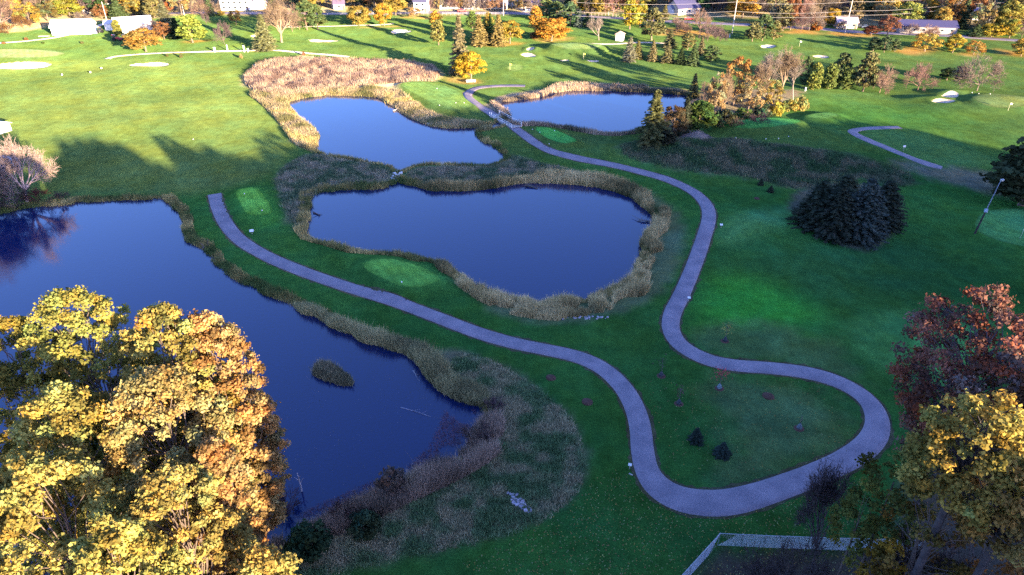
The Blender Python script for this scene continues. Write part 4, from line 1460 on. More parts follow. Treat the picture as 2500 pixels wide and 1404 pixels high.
for x, by in spots:
    ki = rf.choices(range(10), weights=[18, 18, 12, 9, 12, 7, 8, 10, 8, 6])[0]
    hh = rf.uniform(10.5, 17)
    if by > 18 and 1050 < x < 1340:      # only thin bare trees stand before the house fronts
        ki, hh = rf.choice((0, 1, 7, 2)), rf.uniform(6, 10)
    k, c, word = FILL_KINDS[ki]
    zone = next(z for lim_, z in ((500, 'behind the white barns'), (1000, 'behind the yellow maples'), (1400, 'above the golden spruces'), (1750, 'behind the white hut'), (2140, 'behind the tall pale poles'), (9999, 'about the long navy roof')) if x < lim_)
    cnt[word, zone] = cnt.get((word, zone), 0) + 1
    lab = f'{ORD[cnt[word, zone] - 1]} {word} {zone}, counted from the barn side'
    f = rf.uniform(.8, 1.2)
    c = tuple(v * rf.uniform(.85, 1.15) for v in c)
    gx, gy, gz = GT(x, by)
    plant_tree(k, gx, gy, gz, hh, hh * (rf.uniform(.62, .9) if k not in ('spruce',) else .45), c, lab, group='trees of the far wood')


# ------------------------------------------------------------------ large trees close to the viewer
def big(px, py, zt, w, base, color, label, seed, n_cl=150, rc=.105, per=165, leaf=.145, shape='round', kind='maple_tree', tr=.38, gap=0, warm=.13, lean=(0, 0), bark=(.13, .10, .085), mixk=(.5, 1.3), limb_p=.38):
    x, y = G(px, py, zt)
    x -= lean[0]
    y -= lean[1]
    g = float(zq(x, y))
    if zq(x, y) < -.4:
        g = -1.2
    h = zt - g
    tm, cm = leafy_meshes(seed, h, w, base, n_cl, per, leaf, rc, shape, flat=.85, trunk_r=tr, gap=gap, warm=warm, mixk=mixk, inner=.2, fuzz=.11, limb_p=limb_p)
    o = empty(kind, (x, y, g - .05))
    tag(o, label, 'tree')
    link('trunk', tm, o, bark)
    link('crown', cm, o, tuple(v * .88 for v in color))
    if lean != (0, 0):
        o.rotation_euler = (-math.atan2(lean[1], h), math.atan2(lean[0], h), 0)
    return o


big(150, 700, 31, 12.5, .2, (.34, .31, .075), 'yellow-green maple crown standing highest over the big pond', 301, 330, gap=.14)
big(375, 735, 31, 10.0, .2, (.38, .31, .085), 'yellow maple crown between the highest one and the orange-gold tree', 310, 300, gap=.14)
big(490, 748, 30, 8.8, .16, (.44, .28, .11), 'orange-gold tree crown bordering the open water', 302, 330, rc=.12, gap=.15, shape='round')
big(350, 900, 29, 11.5, .16, (.42, .325, .12), 'soft orange maple in the middle of the tree group by the pond', 303, 340, gap=.12)
big(-10, 765, 28, 12.0, .2, (.23, .21, .05), 'olive-yellow shaded maple behind the golden group', 304, 200, mixk=(.5, 1.1))
big(110, 950, 29, 12.0, .16, (.40, .34, .09), 'broad yellow maple in the centre of the corner group', 320, 340, gap=.12)
big(60, 1110, 29, 10.5, .16, (.42, .36, .10), 'bright yellow maple low in the corner group', 305, 300, gap=.12)
big(400, 1140, 26, 9.0, .2, (.42, .34, .10), 'thin yellow maple showing pale branches at the front of the group', 306, 250, gap=.12)
big(505, 1070, 25, 5.6, .2, (.40, .25, .10), 'small orange tree at the water side of the golden group', 321, 150, rc=.16)
big(235, 1270, 28, 8.5, .2, (.40, .35, .09), 'low yellow maple filling the bottom of the golden group', 308, 260)
big(632, 1345, 21, 5.6, .25, (.38, .29, .08), 'small golden tree top apart from the group at the bottom', 309, 110, rc=.18)
big(2430, 975, 33, 7.0, .74, (.37, .29, .07), 'golden oak with its top in the sun above dark limbs', 311, 120, rc=.15, limb_p=.9, gap=.42, bark=(.07, .06, .06), tr=.30, shape='spread')
big(2555, 1070, 31, 7.6, .68, (.38, .26, .08), 'second golden oak crown beside the sunlit one', 312, 110, rc=.16, limb_p=.9, tr=.28, gap=.45, bark=(.07, .06, .06))
big(2455, 735, 29, 16, .3, (.28, .125, .085), 'dark red tree with its top catching the sun', 313, 220, rc=.11, limb_p=.85, gap=.42, tr=.4, shape='vase', leaf=.18, warm=.25, per=170, bark=(.10, .08, .085))
big(2560, 860, 27, 11.0, .35, (.22, .10, .05), 'brown oak beyond the red tree', 314, 90, gap=.2)
big(2330, 1190, 24, 8.0, .45, (.22, .15, .04), 'shaded olive oak under the golden oak', 315, 50, rc=.16, limb_p=.9, gap=.55, tr=.3)
big(2455, 1260, 22, 8.0, .4, (.24, .12, .04), 'shaded brown oak at the fence corner', 316, 50, rc=.16, limb_p=.9, gap=.5, tr=.36)
big(2225, 1075, 24, 6.0, .5, (.11, .13, .035), 'sparse green tree beside the path bend', 317, 42, rc=.2, gap=.55, tr=.16)
big(2130, 1180, 20, 4.6, .55, (.16, .17, .04), 'thin young tree with few leaves by the path', 318, 22, rc=.22, gap=.6, tr=.12)
big(2180, 1330, 18, 5.0, .5, (.34, .20, .03), 'small tree with scattered yellow leaves by the fence', 319, 26, rc=.2, gap=.5, tr=.14)
for px, py, zt, w, lab in [(2085, 1110, 18, 5, 'slim leafless tree leaning over the path bend'), (2010, 1270, 14, 5, 'leafless tree behind the chain-link fence'),
                           (1890, 1345, 8, 5, 'low leafless tree inside the fence'), (2290, 1330, 17, 6, 'leafless tree among the shaded oaks'), (2400, 1360, 19, 6, 'dark leafless tree at the bottom of the oak group')]:
    x, y = G(px, py, zt)
    g = float(zq(x, y))
    plant_tree('bare' if zt < 15 else 'birch', x, y, g, zt - g, w, (.17, .13, .13), lab)
# ------------------------------------------------------------------ reeds, rough grass, litter
def scatter(P, n, rs, accept):
    lo, hi = P.min(0), P.max(0)
    out, got = [], 0
    for _ in range(60):
        q = rs.uniform(lo, hi, (max(2000, n), 2))
        q = q[accept(q)]
        out.append(q)
        got += len(q)
        if got >= n:
            break
    return np.concatenate(out)[:n]


def tufts(name, Q, rs, h, wd, blades, cols, label, lean=.35, z=None, hvar=.4, kind='stuff', noise_scale=.25):
    n = len(Q)
    base = np.repeat(Q, blades, axis=0)
    m = len(base)
    zz = np.repeat((zq(Q[:, 0], Q[:, 1]) if z is None else z), blades)
    b = base + rs.normal(size=(m, 2)) * wd * 2.2
    hn = .35 + 1.3 * fbm(Q[:, 0] * noise_scale, Q[:, 1] * noise_scale, 3)
    hh = np.repeat(h * hn * (1 + rs.uniform(-hvar, hvar, n)), blades) * rs.uniform(.6, 1.1, m)
    a = rs.uniform(0, 6.283, m)
    tip = np.stack([b[:, 0] + rs.normal(size=m) * hh * lean * .7, b[:, 1] + rs.normal(size=m) * hh * lean * .7, zz + hh], 1)
    ww = wd * rs.uniform(.5, 1.3, m)
    V = np.empty((m, 3, 3))
    V[:, 0] = np.stack([b[:, 0] - np.cos(a) * ww, b[:, 1] - np.sin(a) * ww, zz - .08], 1)
    V[:, 1] = np.stack([b[:, 0] + np.cos(a) * ww, b[:, 1] + np.sin(a) * ww, zz - .08], 1)
    V[:, 2] = tip
    cs = np.array(cols)
    mixn = fbm(Q[:, 0] * noise_scale * .7 + 31, Q[:, 1] * noise_scale * .7 + 7, 3)
    f = np.clip((mixn - .3) / .4, 0, .999) * (len(cs) - 1)
    i = f.astype(int)
    c = cs[i] * (1 - (f - i))[:, None] + cs[i + 1] * (f - i)[:, None]
    c = np.repeat(c * rs.uniform(.55, 1.45, (n, 1)), blades, axis=0) * rs.uniform(.75, 1.25, (m, 1))
    F = (np.arange(m) * 3)[:, None] + np.array([[0, 1, 2]])
    o = link(name, np_mesh(name, V.reshape(-1, 3), F, M['blade'], np.repeat(c, 3, axis=0)))
    return tag(o, label, 'reeds' if 'reed' in name else 'grass', kind=kind)


rs = np.random.RandomState(77)
REED = [(.15, .125, .055), (.29, .22, .095), (.43, .325, .145), (.52, .40, .19)]
REEDG = [(.08, .11, .035), (.17, .155, .055), (.30, .235, .09), (.40, .31, .12)]
WHEAT = [(.19, .125, .09), (.30, .20, .145), (.37, .265, .165), (.42, .32, .20)]


def ring(k, inner, outer):
    p = PONDS[k]

    def acc(q):
        s = sdf(q, p)
        return (s > inner) & (s < outer * (.25 + 1.3 * fbm(q[:, 0] * .28, q[:, 1] * .28, 2))) & (fbm(q[:, 0] * .9 + 4, q[:, 1] * .9, 2) > .34)
    return acc


bm = PONDS['B']
Q = scatter(bm + np.sign(bm - bm.mean(0)) * 4, 14000, rs, ring('B', -.5, 1.6))
tufts('reeds', Q, rs, 1.0, .05, 4, REEDG, 'tan and green reeds ringing the kidney-shaped pond')
eastB = poly([(1420, 440), (1540, 455), (1610, 485), (1662, 530), (1660, 600), (1645, 680), (1600, 725), (1510, 765), (1400, 785), (1290, 778), (1200, 755), (1120, 700), (1060, 650), (1070, 630), (1200, 700), (1400, 715), (1540, 680), (1560, 600), (1590, 540), (1560, 490)], 2)
Q = scatter(eastB, 26000, rs, lambda q: (sdf(q, eastB) < 0) & (sdf(q, bm) > -.45) & (sdf(q, bm) < 1.2 + 7.5 * fbm(q[:, 0] * .16 + 3, q[:, 1] * .16, 2) * np.clip((125 - q[:, 1]) / 45, .35, 1)) & (fbm(q[:, 0] * .5, q[:, 1] * .5, 2) > .42))
tufts('reeds', Q, rs, 1.35, .055, 4, REED, 'tall pale reeds massed on the east bank of the kidney-shaped pond')
northB = poly([(1180, 452), (1260, 440), (1330, 430), (1420, 428), (1500, 440), (1560, 465), (1600, 500), (1580, 505), (1500, 466), (1400, 449), (1320, 444), (1200, 459), (1100, 468), (1000, 455), (1060, 452)], 2)
Q = scatter(northB, 7000, rs, lambda q: (sdf(q, northB) < .5) & (sdf(q, bm) > -.5))
tufts('reeds', Q, rs, 1.5, .06, 4, REED, 'pale reed fringe on the north bank of the kidney-shaped pond')
am = PONDS['A']
bankA = poly([(700, 730), (830, 790), (930, 830), (990, 838), (1040, 865), (1075, 900), (1120, 930), (1185, 960), (1190, 985), (1130, 975), (1060, 945), (1030, 890), (980, 855), (880, 828), (780, 778)], 1)
Q = scatter(bankA, 9000, rs, lambda q: (sdf(q, bankA) < .6) & (sdf(q, am) > -.6) & (sdf(q, am) < 2.0))
tufts('reeds', Q, rs, 1.55, .05, 5, [(.19, .175, .085), (.32, .28, .13), (.45, .38, .19)], 'tall pale green reed belt along the big pond below the path')
Q = scatter(am, 15000, rs, lambda q: (sdf(q, am) > -.5) & (sdf(q, am) < 1.5) & (q[:, 1] > 48) & (q[:, 0] < 10))
tufts('reeds', Q, rs, .85, .05, 4, REEDG, 'short dull reeds round the big pond')
lowA = poly([(1150, 985), (1235, 1000), (1250, 1080), (1170, 1150), (1060, 1200), (960, 1250), (860, 1300), (700, 1350), (640, 1330), (800, 1270), (940, 1190), (1060, 1130), (1140, 1080)], 2)
Q = scatter(lowA, 17000, rs, lambda q: (sdf(q, lowA) < 0) & (sdf(q, am) > -.6) & (fbm(q[:, 0] * .35 + 5, q[:, 1] * .35, 2) > .40))
tufts('reeds', Q, rs, 1.7, .05, 5, [(.13, .10, .07), (.24, .17, .12), (.36, .255, .18), (.28, .22, .14)], 'purplish brown reed thicket on the south bank of the big pond', noise_scale=.35)
roughA = poly([(1120, 855), (1200, 885), (1300, 945), (1385, 1020), (1422, 1095), (1425, 1150), (1395, 1210), (1300, 1285), (1150, 1325), (900, 1370), (700, 1430), (560, 1430), (700, 1330), (900, 1270), (1100, 1180), (1240, 1060), (1200, 980), (1100, 930)], 2)
Q = scatter(roughA, 26000, rs, lambda q: (sdf(q, roughA) < -4.5 * rs.rand(len(q)) ** 2 + .6) & (sdf(q, am) > .3))
tufts('rough_grass', Q, rs, .42, .06, 4, [(.09, .15, .06), (.15, .20, .09), (.25, .235, .125), (.32, .27, .15)], 'dull green and brown rough grass south of the big pond', lean=.7, noise_scale=.8)
isl = ISLAND
Q = scatter(isl, 900, rs, lambda q: sdf(q, isl) < .15)
tufts('reeds', Q, rs, .8, .06, 5, [(.10, .09, .05), (.17, .15, .085), (.23, .19, .12)], 'small island of tan reeds in the big pond')
cm_ = PONDS['C']
meadow = poly([(585, 195), (640, 155), (700, 148), (900, 148), (1050, 160), (1078, 180), (1060, 200), (1000, 203), (940, 205), (800, 222), (700, 240), (640, 232)], 2)
Q = scatter(meadow, 42000, rs, lambda q: (sdf(q, meadow) < 0) & (sdf(q, cm_) > .5))
tufts('reeds', Q, rs, 1.25, .11, 3, WHEAT, 'sunlit pinkish tan reed meadow above the pale pond', noise_scale=.35)
ringC = poly([(600, 225), (700, 225), (900, 215), (970, 222), (1000, 245), (1060, 282), (1120, 296), (1195, 300), (1205, 320), (1060, 312), (940, 250), (780, 240), (700, 262), (790, 335), (760, 372), (715, 345), (690, 300), (650, 260)], 2)
Q = scatter(ringC, 26000, rs, lambda q: (sdf(q, ringC) < .5) & (sdf(q, cm_) > -.5))
tufts('reeds', Q, rs, .95, .09, 3, [(.16, .15, .06), (.30, .24, .12), (.44, .33, .18), (.42, .33, .12)], 'golden reed bank around the pale pond', noise_scale=.22)
Q = scatter(cm_ + np.sign(cm_ - cm_.mean(0)) * 3, 9000, rs, ring('C', -.4, 1.5))
tufts('reeds', Q, rs, .8, .07, 3, REEDG, 'dark reed edge of the pale pond')
dm = PONDS['D']
Q = scatter(dm + np.sign(dm - dm.mean(0)) * 4, 15000, rs, lambda q: (sdf(q, dm) > -.4) & (sdf(q, dm) < np.where(q[:, 1] > 232, 5.5, 1.6)))
tufts('reeds', Q, rs, 1.1, .10, 3, [(.09, .085, .05), (.19, .15, .10), (.36, .26, .17), (.42, .31, .20)], 'brown and tan reeds around the light blue pond', noise_scale=.16)
midr = poly([(668, 425), (715, 395), (768, 372), (850, 392), (950, 404), (962, 425), (955, 447), (870, 458), (752, 472), (745, 520), (740, 560), (712, 560), (690, 500)], 2)
midr2 = poly([(983, 428), (1020, 407), (1130, 407), (1220, 402), (1243, 375), (1300, 397), (1400, 415), (1480, 440), (1440, 440), (1320, 432), (1200, 448), (1100, 458), (1020, 450)], 2)
Q = np.concatenate([scatter(midr, 9000, rs, lambda q: sdf(q, midr) < -2.5 * rs.rand(len(q)) + .5), scatter(midr2, 11000, rs, lambda q: sdf(q, midr2) < -2.5 * rs.rand(len(q)) + .5)])
tufts('rough_grass', Q, rs, .6, .07, 3, [(.06, .10, .05), (.11, .14, .075), (.17, .165, .10), (.24, .21, .14)], 'dull rough grass on the neck of land between the ponds', lean=.5, noise_scale=.6)
embk = poly([(1500, 378), (1560, 352), (1660, 352), (1760, 354), (1900, 374), (2080, 400), (2245, 425), (2200, 458), (2100, 425), (1950, 470), (1850, 432), (1700, 425), (1560, 400)], 2)
Q = scatter(embk, 22000, rs, lambda q: sdf(q, embk) < -4 * rs.rand(len(q)) + 1)
tufts('rough_grass', Q, rs, .7, .07, 3, [(.045, .09, .035), (.07, .105, .05), (.10, .11, .06), (.15, .14, .08)], 'dark rough grass on the bank above the long path', lean=.5, noise_scale=.5)

# fallen leaves on the lawn and wood floor
lawn = poly([(1040, 1420), (1250, 1320), (1420, 1220), (1500, 1100), (1560, 1210), (1700, 1260), (1900, 1240), (2100, 1150), (2200, 1250), (2400, 1420)], 2)
Q = scatter(lawn, 2800, rs, lambda q: (sdf(q, lawn) < 0) & (rs.rand(len(q)) < .25 + .75 * (q[:, 1] < 58)))
Q2 = scatter(poly([(1560, 950), (1700, 920), (2000, 960), (2090, 1060), (1900, 1170), (1650, 1180)], 2), 700, rs, lambda q: np.ones(len(q), bool))
Q = np.concatenate([Q, Q2])
C = np.column_stack([Q, zq(Q[:, 0], Q[:, 1]) + .04])
V, F = leaf_quads(C, unit(np.tile([0, 0, 1.], (len(C), 1)) + rs.normal(size=C.shape) * .3), rs.uniform(.045, .10, len(C)), rs)
cc = np.array([(.24, .25, .08), (.27, .20, .05), (.19, .22, .09), (.22, .13, .05)])[rs.randint(0, 4, len(C))]
o = link('fallen_leaves', np_mesh('fallen_leaves', V, F, M['blade'], np.repeat(cc, 4, axis=0)))
tag(o, 'pale fallen leaves strewn over the dark lawn', 'leaves', kind='stuff')
# floating leaves and drowned brush
Q = scatter(am, 900, rs, lambda q: (sdf(q, am) < -1.5) & (q[:, 1] < 78) & (q[:, 0] > -35) & (fbm(q[:, 0] * .22, q[:, 1] * .22, 3) > .5))
C = np.column_stack([Q, np.full(len(Q), WATER_Z + .03)])
V, F = leaf_quads(C, unit(np.tile([0, 0, 1.], (len(C), 1)) + rs.normal(size=C.shape) * .06), rs.uniform(.02, .055, len(C)), rs)
cc = np.array([(.20, .19, .19), (.18, .16, .13), (.15, .15, .17)])[rs.randint(0, 3, len(C))]
o = link('floating_leaves', np_mesh('floating_leaves', V, F, M['blade'], np.repeat(cc, 4, axis=0)))
tag(o, 'scattered leaves floating on the big pond', 'leaves', kind='stuff')
shal = poly([(1090, 985), (1165, 990), (1160, 1060), (1100, 1120), (1000, 1165), (900, 1205), (760, 1265), (700, 1270), (850, 1200), (1000, 1140), (1060, 1080)], 2, WATER_Z)
Q = scatter(shal, 2600, rs, lambda q: (sdf(q, shal) < 0) & (sdf(q, am) < -.2) & (fbm(q[:, 0] * .5, q[:, 1] * .5, 3) > .45))
segs = []
for q in Q:
    a = rs.uniform(0, 6.283)
    L = rs.uniform(.15, .5)
    segs.append((np.array([q[0], q[1], WATER_Z - .03]), np.array([q[0] + math.cos(a) * L, q[1] + math.sin(a) * L, WATER_Z + rs.uniform(.02, .22)]), .018, .01))
V, F = seg_prisms(segs, 3)
o = link('drowned_brush', np_mesh('drowned_brush', V, F, M['bark']), color=(.22, .11, .13))
tag(o, 'pinkish drowned brush in the shallows', 'brush', kind='stuff')


# ------------------------------------------------------------------ built things
def house(px, py, w, d, eh, rh, rz, wall, roof, label, name='house', cat='house', wins=3, door=True, z=None, windows_two=False, chimney=False):
    x, y, g = GT(px, py)
    o = empty(name, (x, y, g), rz)
    tag(o, label, cat)
    m = MB().box((0, 0, eh / 2), (w, d, eh))
    for s in (-1, 1):      # gable ends along x
        m.add([(s * w / 2, -d / 2, eh), (s * w / 2, d / 2, eh), (s * w / 2, 0, eh + rh), (s * (w / 2 - .2), -d / 2, eh), (s * (w / 2 - .2), d / 2, eh), (s * (w / 2 - .2), 0, eh + rh)],
              [(0, 1, 2), (3, 5, 4), (0, 2, 5, 3), (1, 4, 5, 2)])
    m.build('wall', M['paint'], o, wall)
    m = MB()
    ov, t = .45, .18
    for s in (-1, 1):
        sl = rh / (d / 2)
        y0, z0 = s * (d / 2 + ov), eh - ov * sl
        a = [(-w / 2 - ov, y0, z0), (w / 2 + ov, y0, z0), (w / 2 + ov, 0, eh + rh), (-w / 2 - ov, 0, eh + rh)]
        m.add([(p[0], p[1], p[2] + .02) for p in a] + [(p[0], p[1], p[2] + t + .02) for p in a], [(0, 3, 2, 1), (4, 5, 6, 7), (0, 1, 5, 4), (1, 2, 6, 5), (2, 3, 7, 6), (3, 0, 4, 7)])
    r = m.build('roof', M['shingle'], o, roof)
    if chimney:
        MB().box((w * .22, d * .1, eh + rh + .3), (.7, .7, 1.6)).build('chimney', M['stone'], r, (.3, .16, .12))
    rows = [eh * .55] if not windows_two else [eh * .28, eh * .74]
    for zz in rows:
        for i in range(wins):
            xx = -w / 2 + w * (i + .6) / (wins + .2)
            f = MB().box((xx, -d / 2 - .03, zz), (1.5, .12, 1.3)).build('window', M['paint'], o, (.75, .75, .72))
            MB().box((xx, -d / 2 - .08, zz), (1.2, .08, 1.0)).build('pane', M['glass'], f)
    if door:
        MB().box((w * .42, -d / 2 - .04, 1.05), (1.0, .12, 2.1)).build('door', M['paint'], o, (.18, .12, .10))
    return o


WHITE = (.80, .80, .78)
house(184, 81, 16, 8.0, 3.4, 2.4, rad(10), WHITE, (.78, .77, .76), 'long white barn with a white roof by the gravel drive', 'barn', 'barn', 0, False)
house(330, 76, 15, 9.0, 3.6, 2.6, rad(24), WHITE, (.80, .79, .78), 'white shed with a wide pale roof behind the golden maple', 'shed', 'shed', 0, False)
house(275, 72, 5.0, 4.0, 2.8, 1.2, rad(14), (.72, .76, .78), (.5, .5, .52), 'small pale garage beside the green column tree', 'garage', 'garage', 0, True)
house(582, 22, 15, 9, 5.4, 3.0, rad(2), WHITE, (.42, .40, .42), 'two-storey white house with many windows behind the yellow hedge', wins=5, windows_two=True)
house(638, 21, 6, 7, 3.2, 2.4, rad(86), WHITE, (.45, .40, .40), 'small white gabled garage next to the white house', 'garage', 'garage', 0)
house(829, 22, 5.5, 5, 2.8, 1.8, rad(10), WHITE, (.16, .12, .18), 'tiny white cottage with a dark purple roof at the road', wins=1)
house(1030, 28, 6.5, 7, 5.2, 2.2, rad(-8), (.66, .70, .80), (.09, .09, .15), 'tall pale blue house with a navy roof', wins=2, windows_two=True)
house(1102, 19, 12, 8, 3.0, 2.0, rad(4), (.74, .73, .72), (.38, .30, .27), 'low white house with a brown roof behind the road', wins=4)
house(1164, 20, 9, 8, 5.4, 2.4, rad(0), (.62, .50, .38), (.36, .30, .28), 'tan brick house behind bare trees at the road', wins=3, windows_two=True, chimney=True)
house(1212, 19, 12, 9, 3.0, 2.6, rad(-4), (.74, .68, .58), (.52, .44, .38), 'cream house with a pale roof beside the white pole', wins=3)
house(1293, 17, 16, 9, 3.0, 2.4, rad(2), (.42, .36, .32), (.14, .12, .24), 'long brick house with a purple-blue roof at the driveway', wins=4)
house(1668, 32, 13, 10, 3.2, 3.4, rad(22), (.68, .54, .38), (.06, .06, .13), 'tan house with a steep navy roof above the bare trees', wins=3, chimney=True)
house(1645, 32, 6, 6, 2.8, 1.6, rad(22), (.70, .72, .76), (.20, .20, .28), 'pale garage wing beside the steep navy roof', 'garage', 'garage', 1)
house(2062, 67, 9, 6, 2.8, 1.7, rad(-6), (.72, .56, .48), (.42, .34, .36), 'pink bungalow behind the leaning pole', wins=3)
house(2255, 78, 24, 9, 3.0, 2.0, rad(-9), (.26, .24, .23), (.05, .05, .12), 'long low house with a dark navy roof', wins=6)
house(2300, 72, 5, 6, 3.0, 1.6, rad(-9), (.78, .82, .84), (.06, .06, .12), 'white end garage of the long navy-roofed house', 'garage', 'garage', 1)
house(2408, 48, 13, 9, 3.0, 2.6, rad(-24), (.70, .70, .70), (.14, .18, .34), 'house with a blue roof among the far trees', wins=3)
house(2428, 30, 12, 9, 3.0, 2.6, rad(-20), (.70, .70, .68), (.20, .22, .36), 'upper blue-roofed house among the far trees', wins=3)
house(2236, 22, 12, 8, 3.0, 2.6, rad(-14), (.72, .72, .72), (.18, .20, .30), 'white house glimpsed above the light green tree', wins=3)
house(228, 30, 8, 6, 2.8, 1.8, rad(20), (.6, .58, .56), (.5, .42, .42), 'grey cottage in the garden behind the barn', wins=2)
house(-12, 322, 7, 4.5, 2.2, .8, rad(-18), (.72, .78, .72), (.72, .74, .76), 'pale shed corner showing at the fairway edge', 'shed', 'shed', 0, False)
house(2024, 58, 7, 6, 2.8, 1.7, rad(-10), (.7, .6, .5), (.40, .38, .40), 'small bungalow behind the yellow and green tree', wins=2)

# the little hut on the course
x, y, g = GT(1513, 99)
hut = empty('hut', (x, y, g), rad(-28))
tag(hut, 'little white hut with a tan pyramid roof on the far fairway', 'hut')
MB().box((0, 0, 1.35), (2.9, 2.9, 2.7)).build('wall', M['paint'], hut, (.78, .78, .80))
MB().box((0, 0, 3.3), (3.9, 3.9, 1.3), top=.04).build('roof', M['shingle'], hut, (.50, .38, .28))
MB().box((.4, -1.47, 1.0), (.9, .08, 2.0)).build('door', M['paint'], hut, (.62, .64, .70))


def car(px, py, rz, color, label, group=None):
    x, y, g = GT(px, py)
    o = empty('parked_car', (x, y, g + .02), rz)
    tag(o, label, 'car', group)
    prof = [(-2.2, .35), (-2.2, .85), (-2.05, .98), (-1.3, 1.02), (1.2, 1.0), (2.0, .82), (2.2, .62), (2.2, .35)]
    m = MB()
    n = len(prof)
    m.add([(a, -.88, b) for a, b in prof] + [(a, .88, b) for a, b in prof], [tuple(range(n)), tuple(range(2 * n - 1, n - 1, -1))] + [(i, i + n, (i + 1) % n + n, (i + 1) % n) for i in range(n)])
    m.build('body', M['car_paint'], o, color)
    cb = [(-1.75, 1.0), (-1.2, 1.48), (.35, 1.5), (1.15, 1.0)]
    m = MB()
    m.add([(a, -.80 + (b - 1) * .3, b) for a, b in cb] + [(a, .80 - (b - 1) * .3, b) for a, b in cb], [(0, 1, 2, 3), (7, 6, 5, 4)] + [(i, i + 4, (i + 1) % 4 + 4, (i + 1) % 4) for i in range(4)])
    c = m.build('cabin_glass', M['glass'], o)
    MB().box((-.42, 0, 1.5), (1.5, 1.22, .05)).build('roof_panel', M['car_paint'], c, color)
    for wx in (-1.35, 1.35):
        for wy in (-.82, .82):
            MB().tube([(wx, wy - .1, .33), (wx, wy + .1, .33)], .33, 10).build('wheel', M['rubber'], o)
    for s in (-.6, .6):
        MB().box((2.2, s, .68), (.06, .34, .14)).build('headlight', M['paint'], o, (.8, .8, .8))
    return o


car(172, 82, rad(14), (.025, .05, .10), 'dark blue car parked in front of the white barn')
car(1143, 24, rad(6), (.35, .35, .38), 'silver car on the drive of the tan brick house')
car(1128, 29, rad(6), (.6, .12, .10), 'red car at the kerb below the tan brick house')
car(1292, 27, rad(10), (.78, .78, .78), 'white car by the purple-roofed house')
car(2098, 68, rad(-8), (.03, .03, .035), 'black car parked beside the pink bungalow')
car(2114, 69, rad(-8), (.10, .13, .20), 'blue-grey car next to the black one')
car(1682, 49, rad(-8), (.45, .06, .06), 'small red car on the lawn lane below the navy-roofed house')
car(2190, 72, rad(-8), (.75, .75, .76), 'white car under the light green tree')

# tractor and tip wagon by the sheds
def tractor(px, py, rz, color, label):
    x, y, g = GT(px, py)
    o = empty('tractor', (x, y, g), rz)
    tag(o, label, 'tractor')
    MB().box((.7, 0, 1.05), (1.7, .8, .7)).build('bonnet', M['car_paint'], o, color)
    MB().box((-.6, 0, 1.0), (1.1, 1.1, .5)).build('chassis', M['dark_metal'], o)
    c = MB().box((-.6, 0, 1.8), (1.1, 1.2, 1.1), top=.85).build('cab', M['glass'], o)
    MB().box((-.6, 0, 2.4), (1.3, 1.3, .1)).build('cab_roof', M['car_paint'], c, color)
    for wy in (-.85, .85):
        MB().tube([(-.7, wy - .2, .75), (-.7, wy + .2, .75)], .75, 12).build('wheel', M['rubber'], o)
        MB().tube([(1.2, wy * .8 - .12, .42), (1.2, wy * .8 + .12, .42)], .42, 10).build('wheel', M['rubber'], o)
    return o


tractor(247, 80, rad(100), (.42, .22, .08), 'brown tractor standing between the barn and the garage')
tractor(284, 99, rad(15), (.40, .05, .05), 'red tractor in the shade of the green column tree')
tractor(301, 100, rad(195), (.30, .04, .05), 'second red tractor under the golden maple')
x, y, g = GT(212, 81)
m = MB()
m.add([(-5, -2, 0), (5, -2, 0), (5.4, 2, 0), (-5, 2, 0), (-3, -.8, 1.0), (3.2, -.6, 1.3), (3.6, .9, 1.2), (-3.2, .8, .9)], [(0, 1, 5, 4), (1, 2, 6, 5), (2, 3, 7, 6), (3, 0, 4, 7), (4, 5, 6, 7)])
o = m.build('tarp_mound', M['paint'], None, (.42, .42, .48), loc=(x, y, g), rot=(0, 0, rad(8)))
tag(o, 'grey tarpaulin over a low heap beside the barn drive', 'tarpaulin')
x, y, g = GT(108, 89)
o = empty('plank_pile', (x, y, g), rad(5))
tag(o, 'low pile of pale planks on the grass by the drive', 'planks')
for i in range(5):
    MB().box((rf.uniform(-.4, .4), -.5 + i * .25, .08 + .14 * (i % 2)), (4.2, .22, .12), rad(rf.uniform(-5, 5))).build('plank', M['wood'], o)


# utility poles and wires
def pole(px, py, h, label, arms=True, color=(.62, .55, .48), name='utility_pole'):
    x, y, g = GT(px, py)
    o = empty(name, (x, y, g))
    tag(o, label, 'pole')
    MB().tube([(0, 0, -.3), (0, 0, h * .5), (0, 0, h)], [.19, .16, .12], 8).build('pole_shaft', M['bark'], o, color)
    if arms:
        a = MB().box((0, 0, h - .8), (.14, 2.6, .16)).build('crossarm', M['bark'], o, color)
        for s in (-1.1, -.4, .4, 1.1):
            MB().tube([(0, s, h - .72), (0, s, h - .48)], .05, 6).build('insulator', M['paint'], a, (.5, .5, .5))
    return o, Vector((x, y, g))


_, Pa = pole(1787, 82, 19, 'tall pale pole beside the faint bare tree')
_, Pb = pole(2063, 81, 19, 'tall pale pole in front of the pink bungalow')
_, Pc = pole(2329, 61, 19, 'tall white pole rising from olive-brown trees')
pole(450, 37, 14, 'wooden pole at the road above the bright green pine')
pole(812, 22, 14, 'thin pole beside the tiny white cottage')
pole(878, 16, 14, 'thin pole behind the round yellow maple')
pole(1229, 38, 15, 'white pole at the road before the cream house')
pole(1485, 37, 14, 'wooden pole at the roadside fence')
x, y, g = GT(261, 50)
o = empty('street_lamp', (x, y, g), rad(20))
tag(o, 'wooden street lamp with a curved arm behind the barn', 'street lamp')
MB().tube([(0, 0, -.3), (0, 0, 8.6)], [.17, .12], 8).build('pole_shaft', M['bark'], o, (.60, .55, .50))
MB().tube([(0, 0, 6.8), (.9, 0, 7.3), (2.2, 0, 7.45)], .05, 6).build('arm', M['metal'], o)
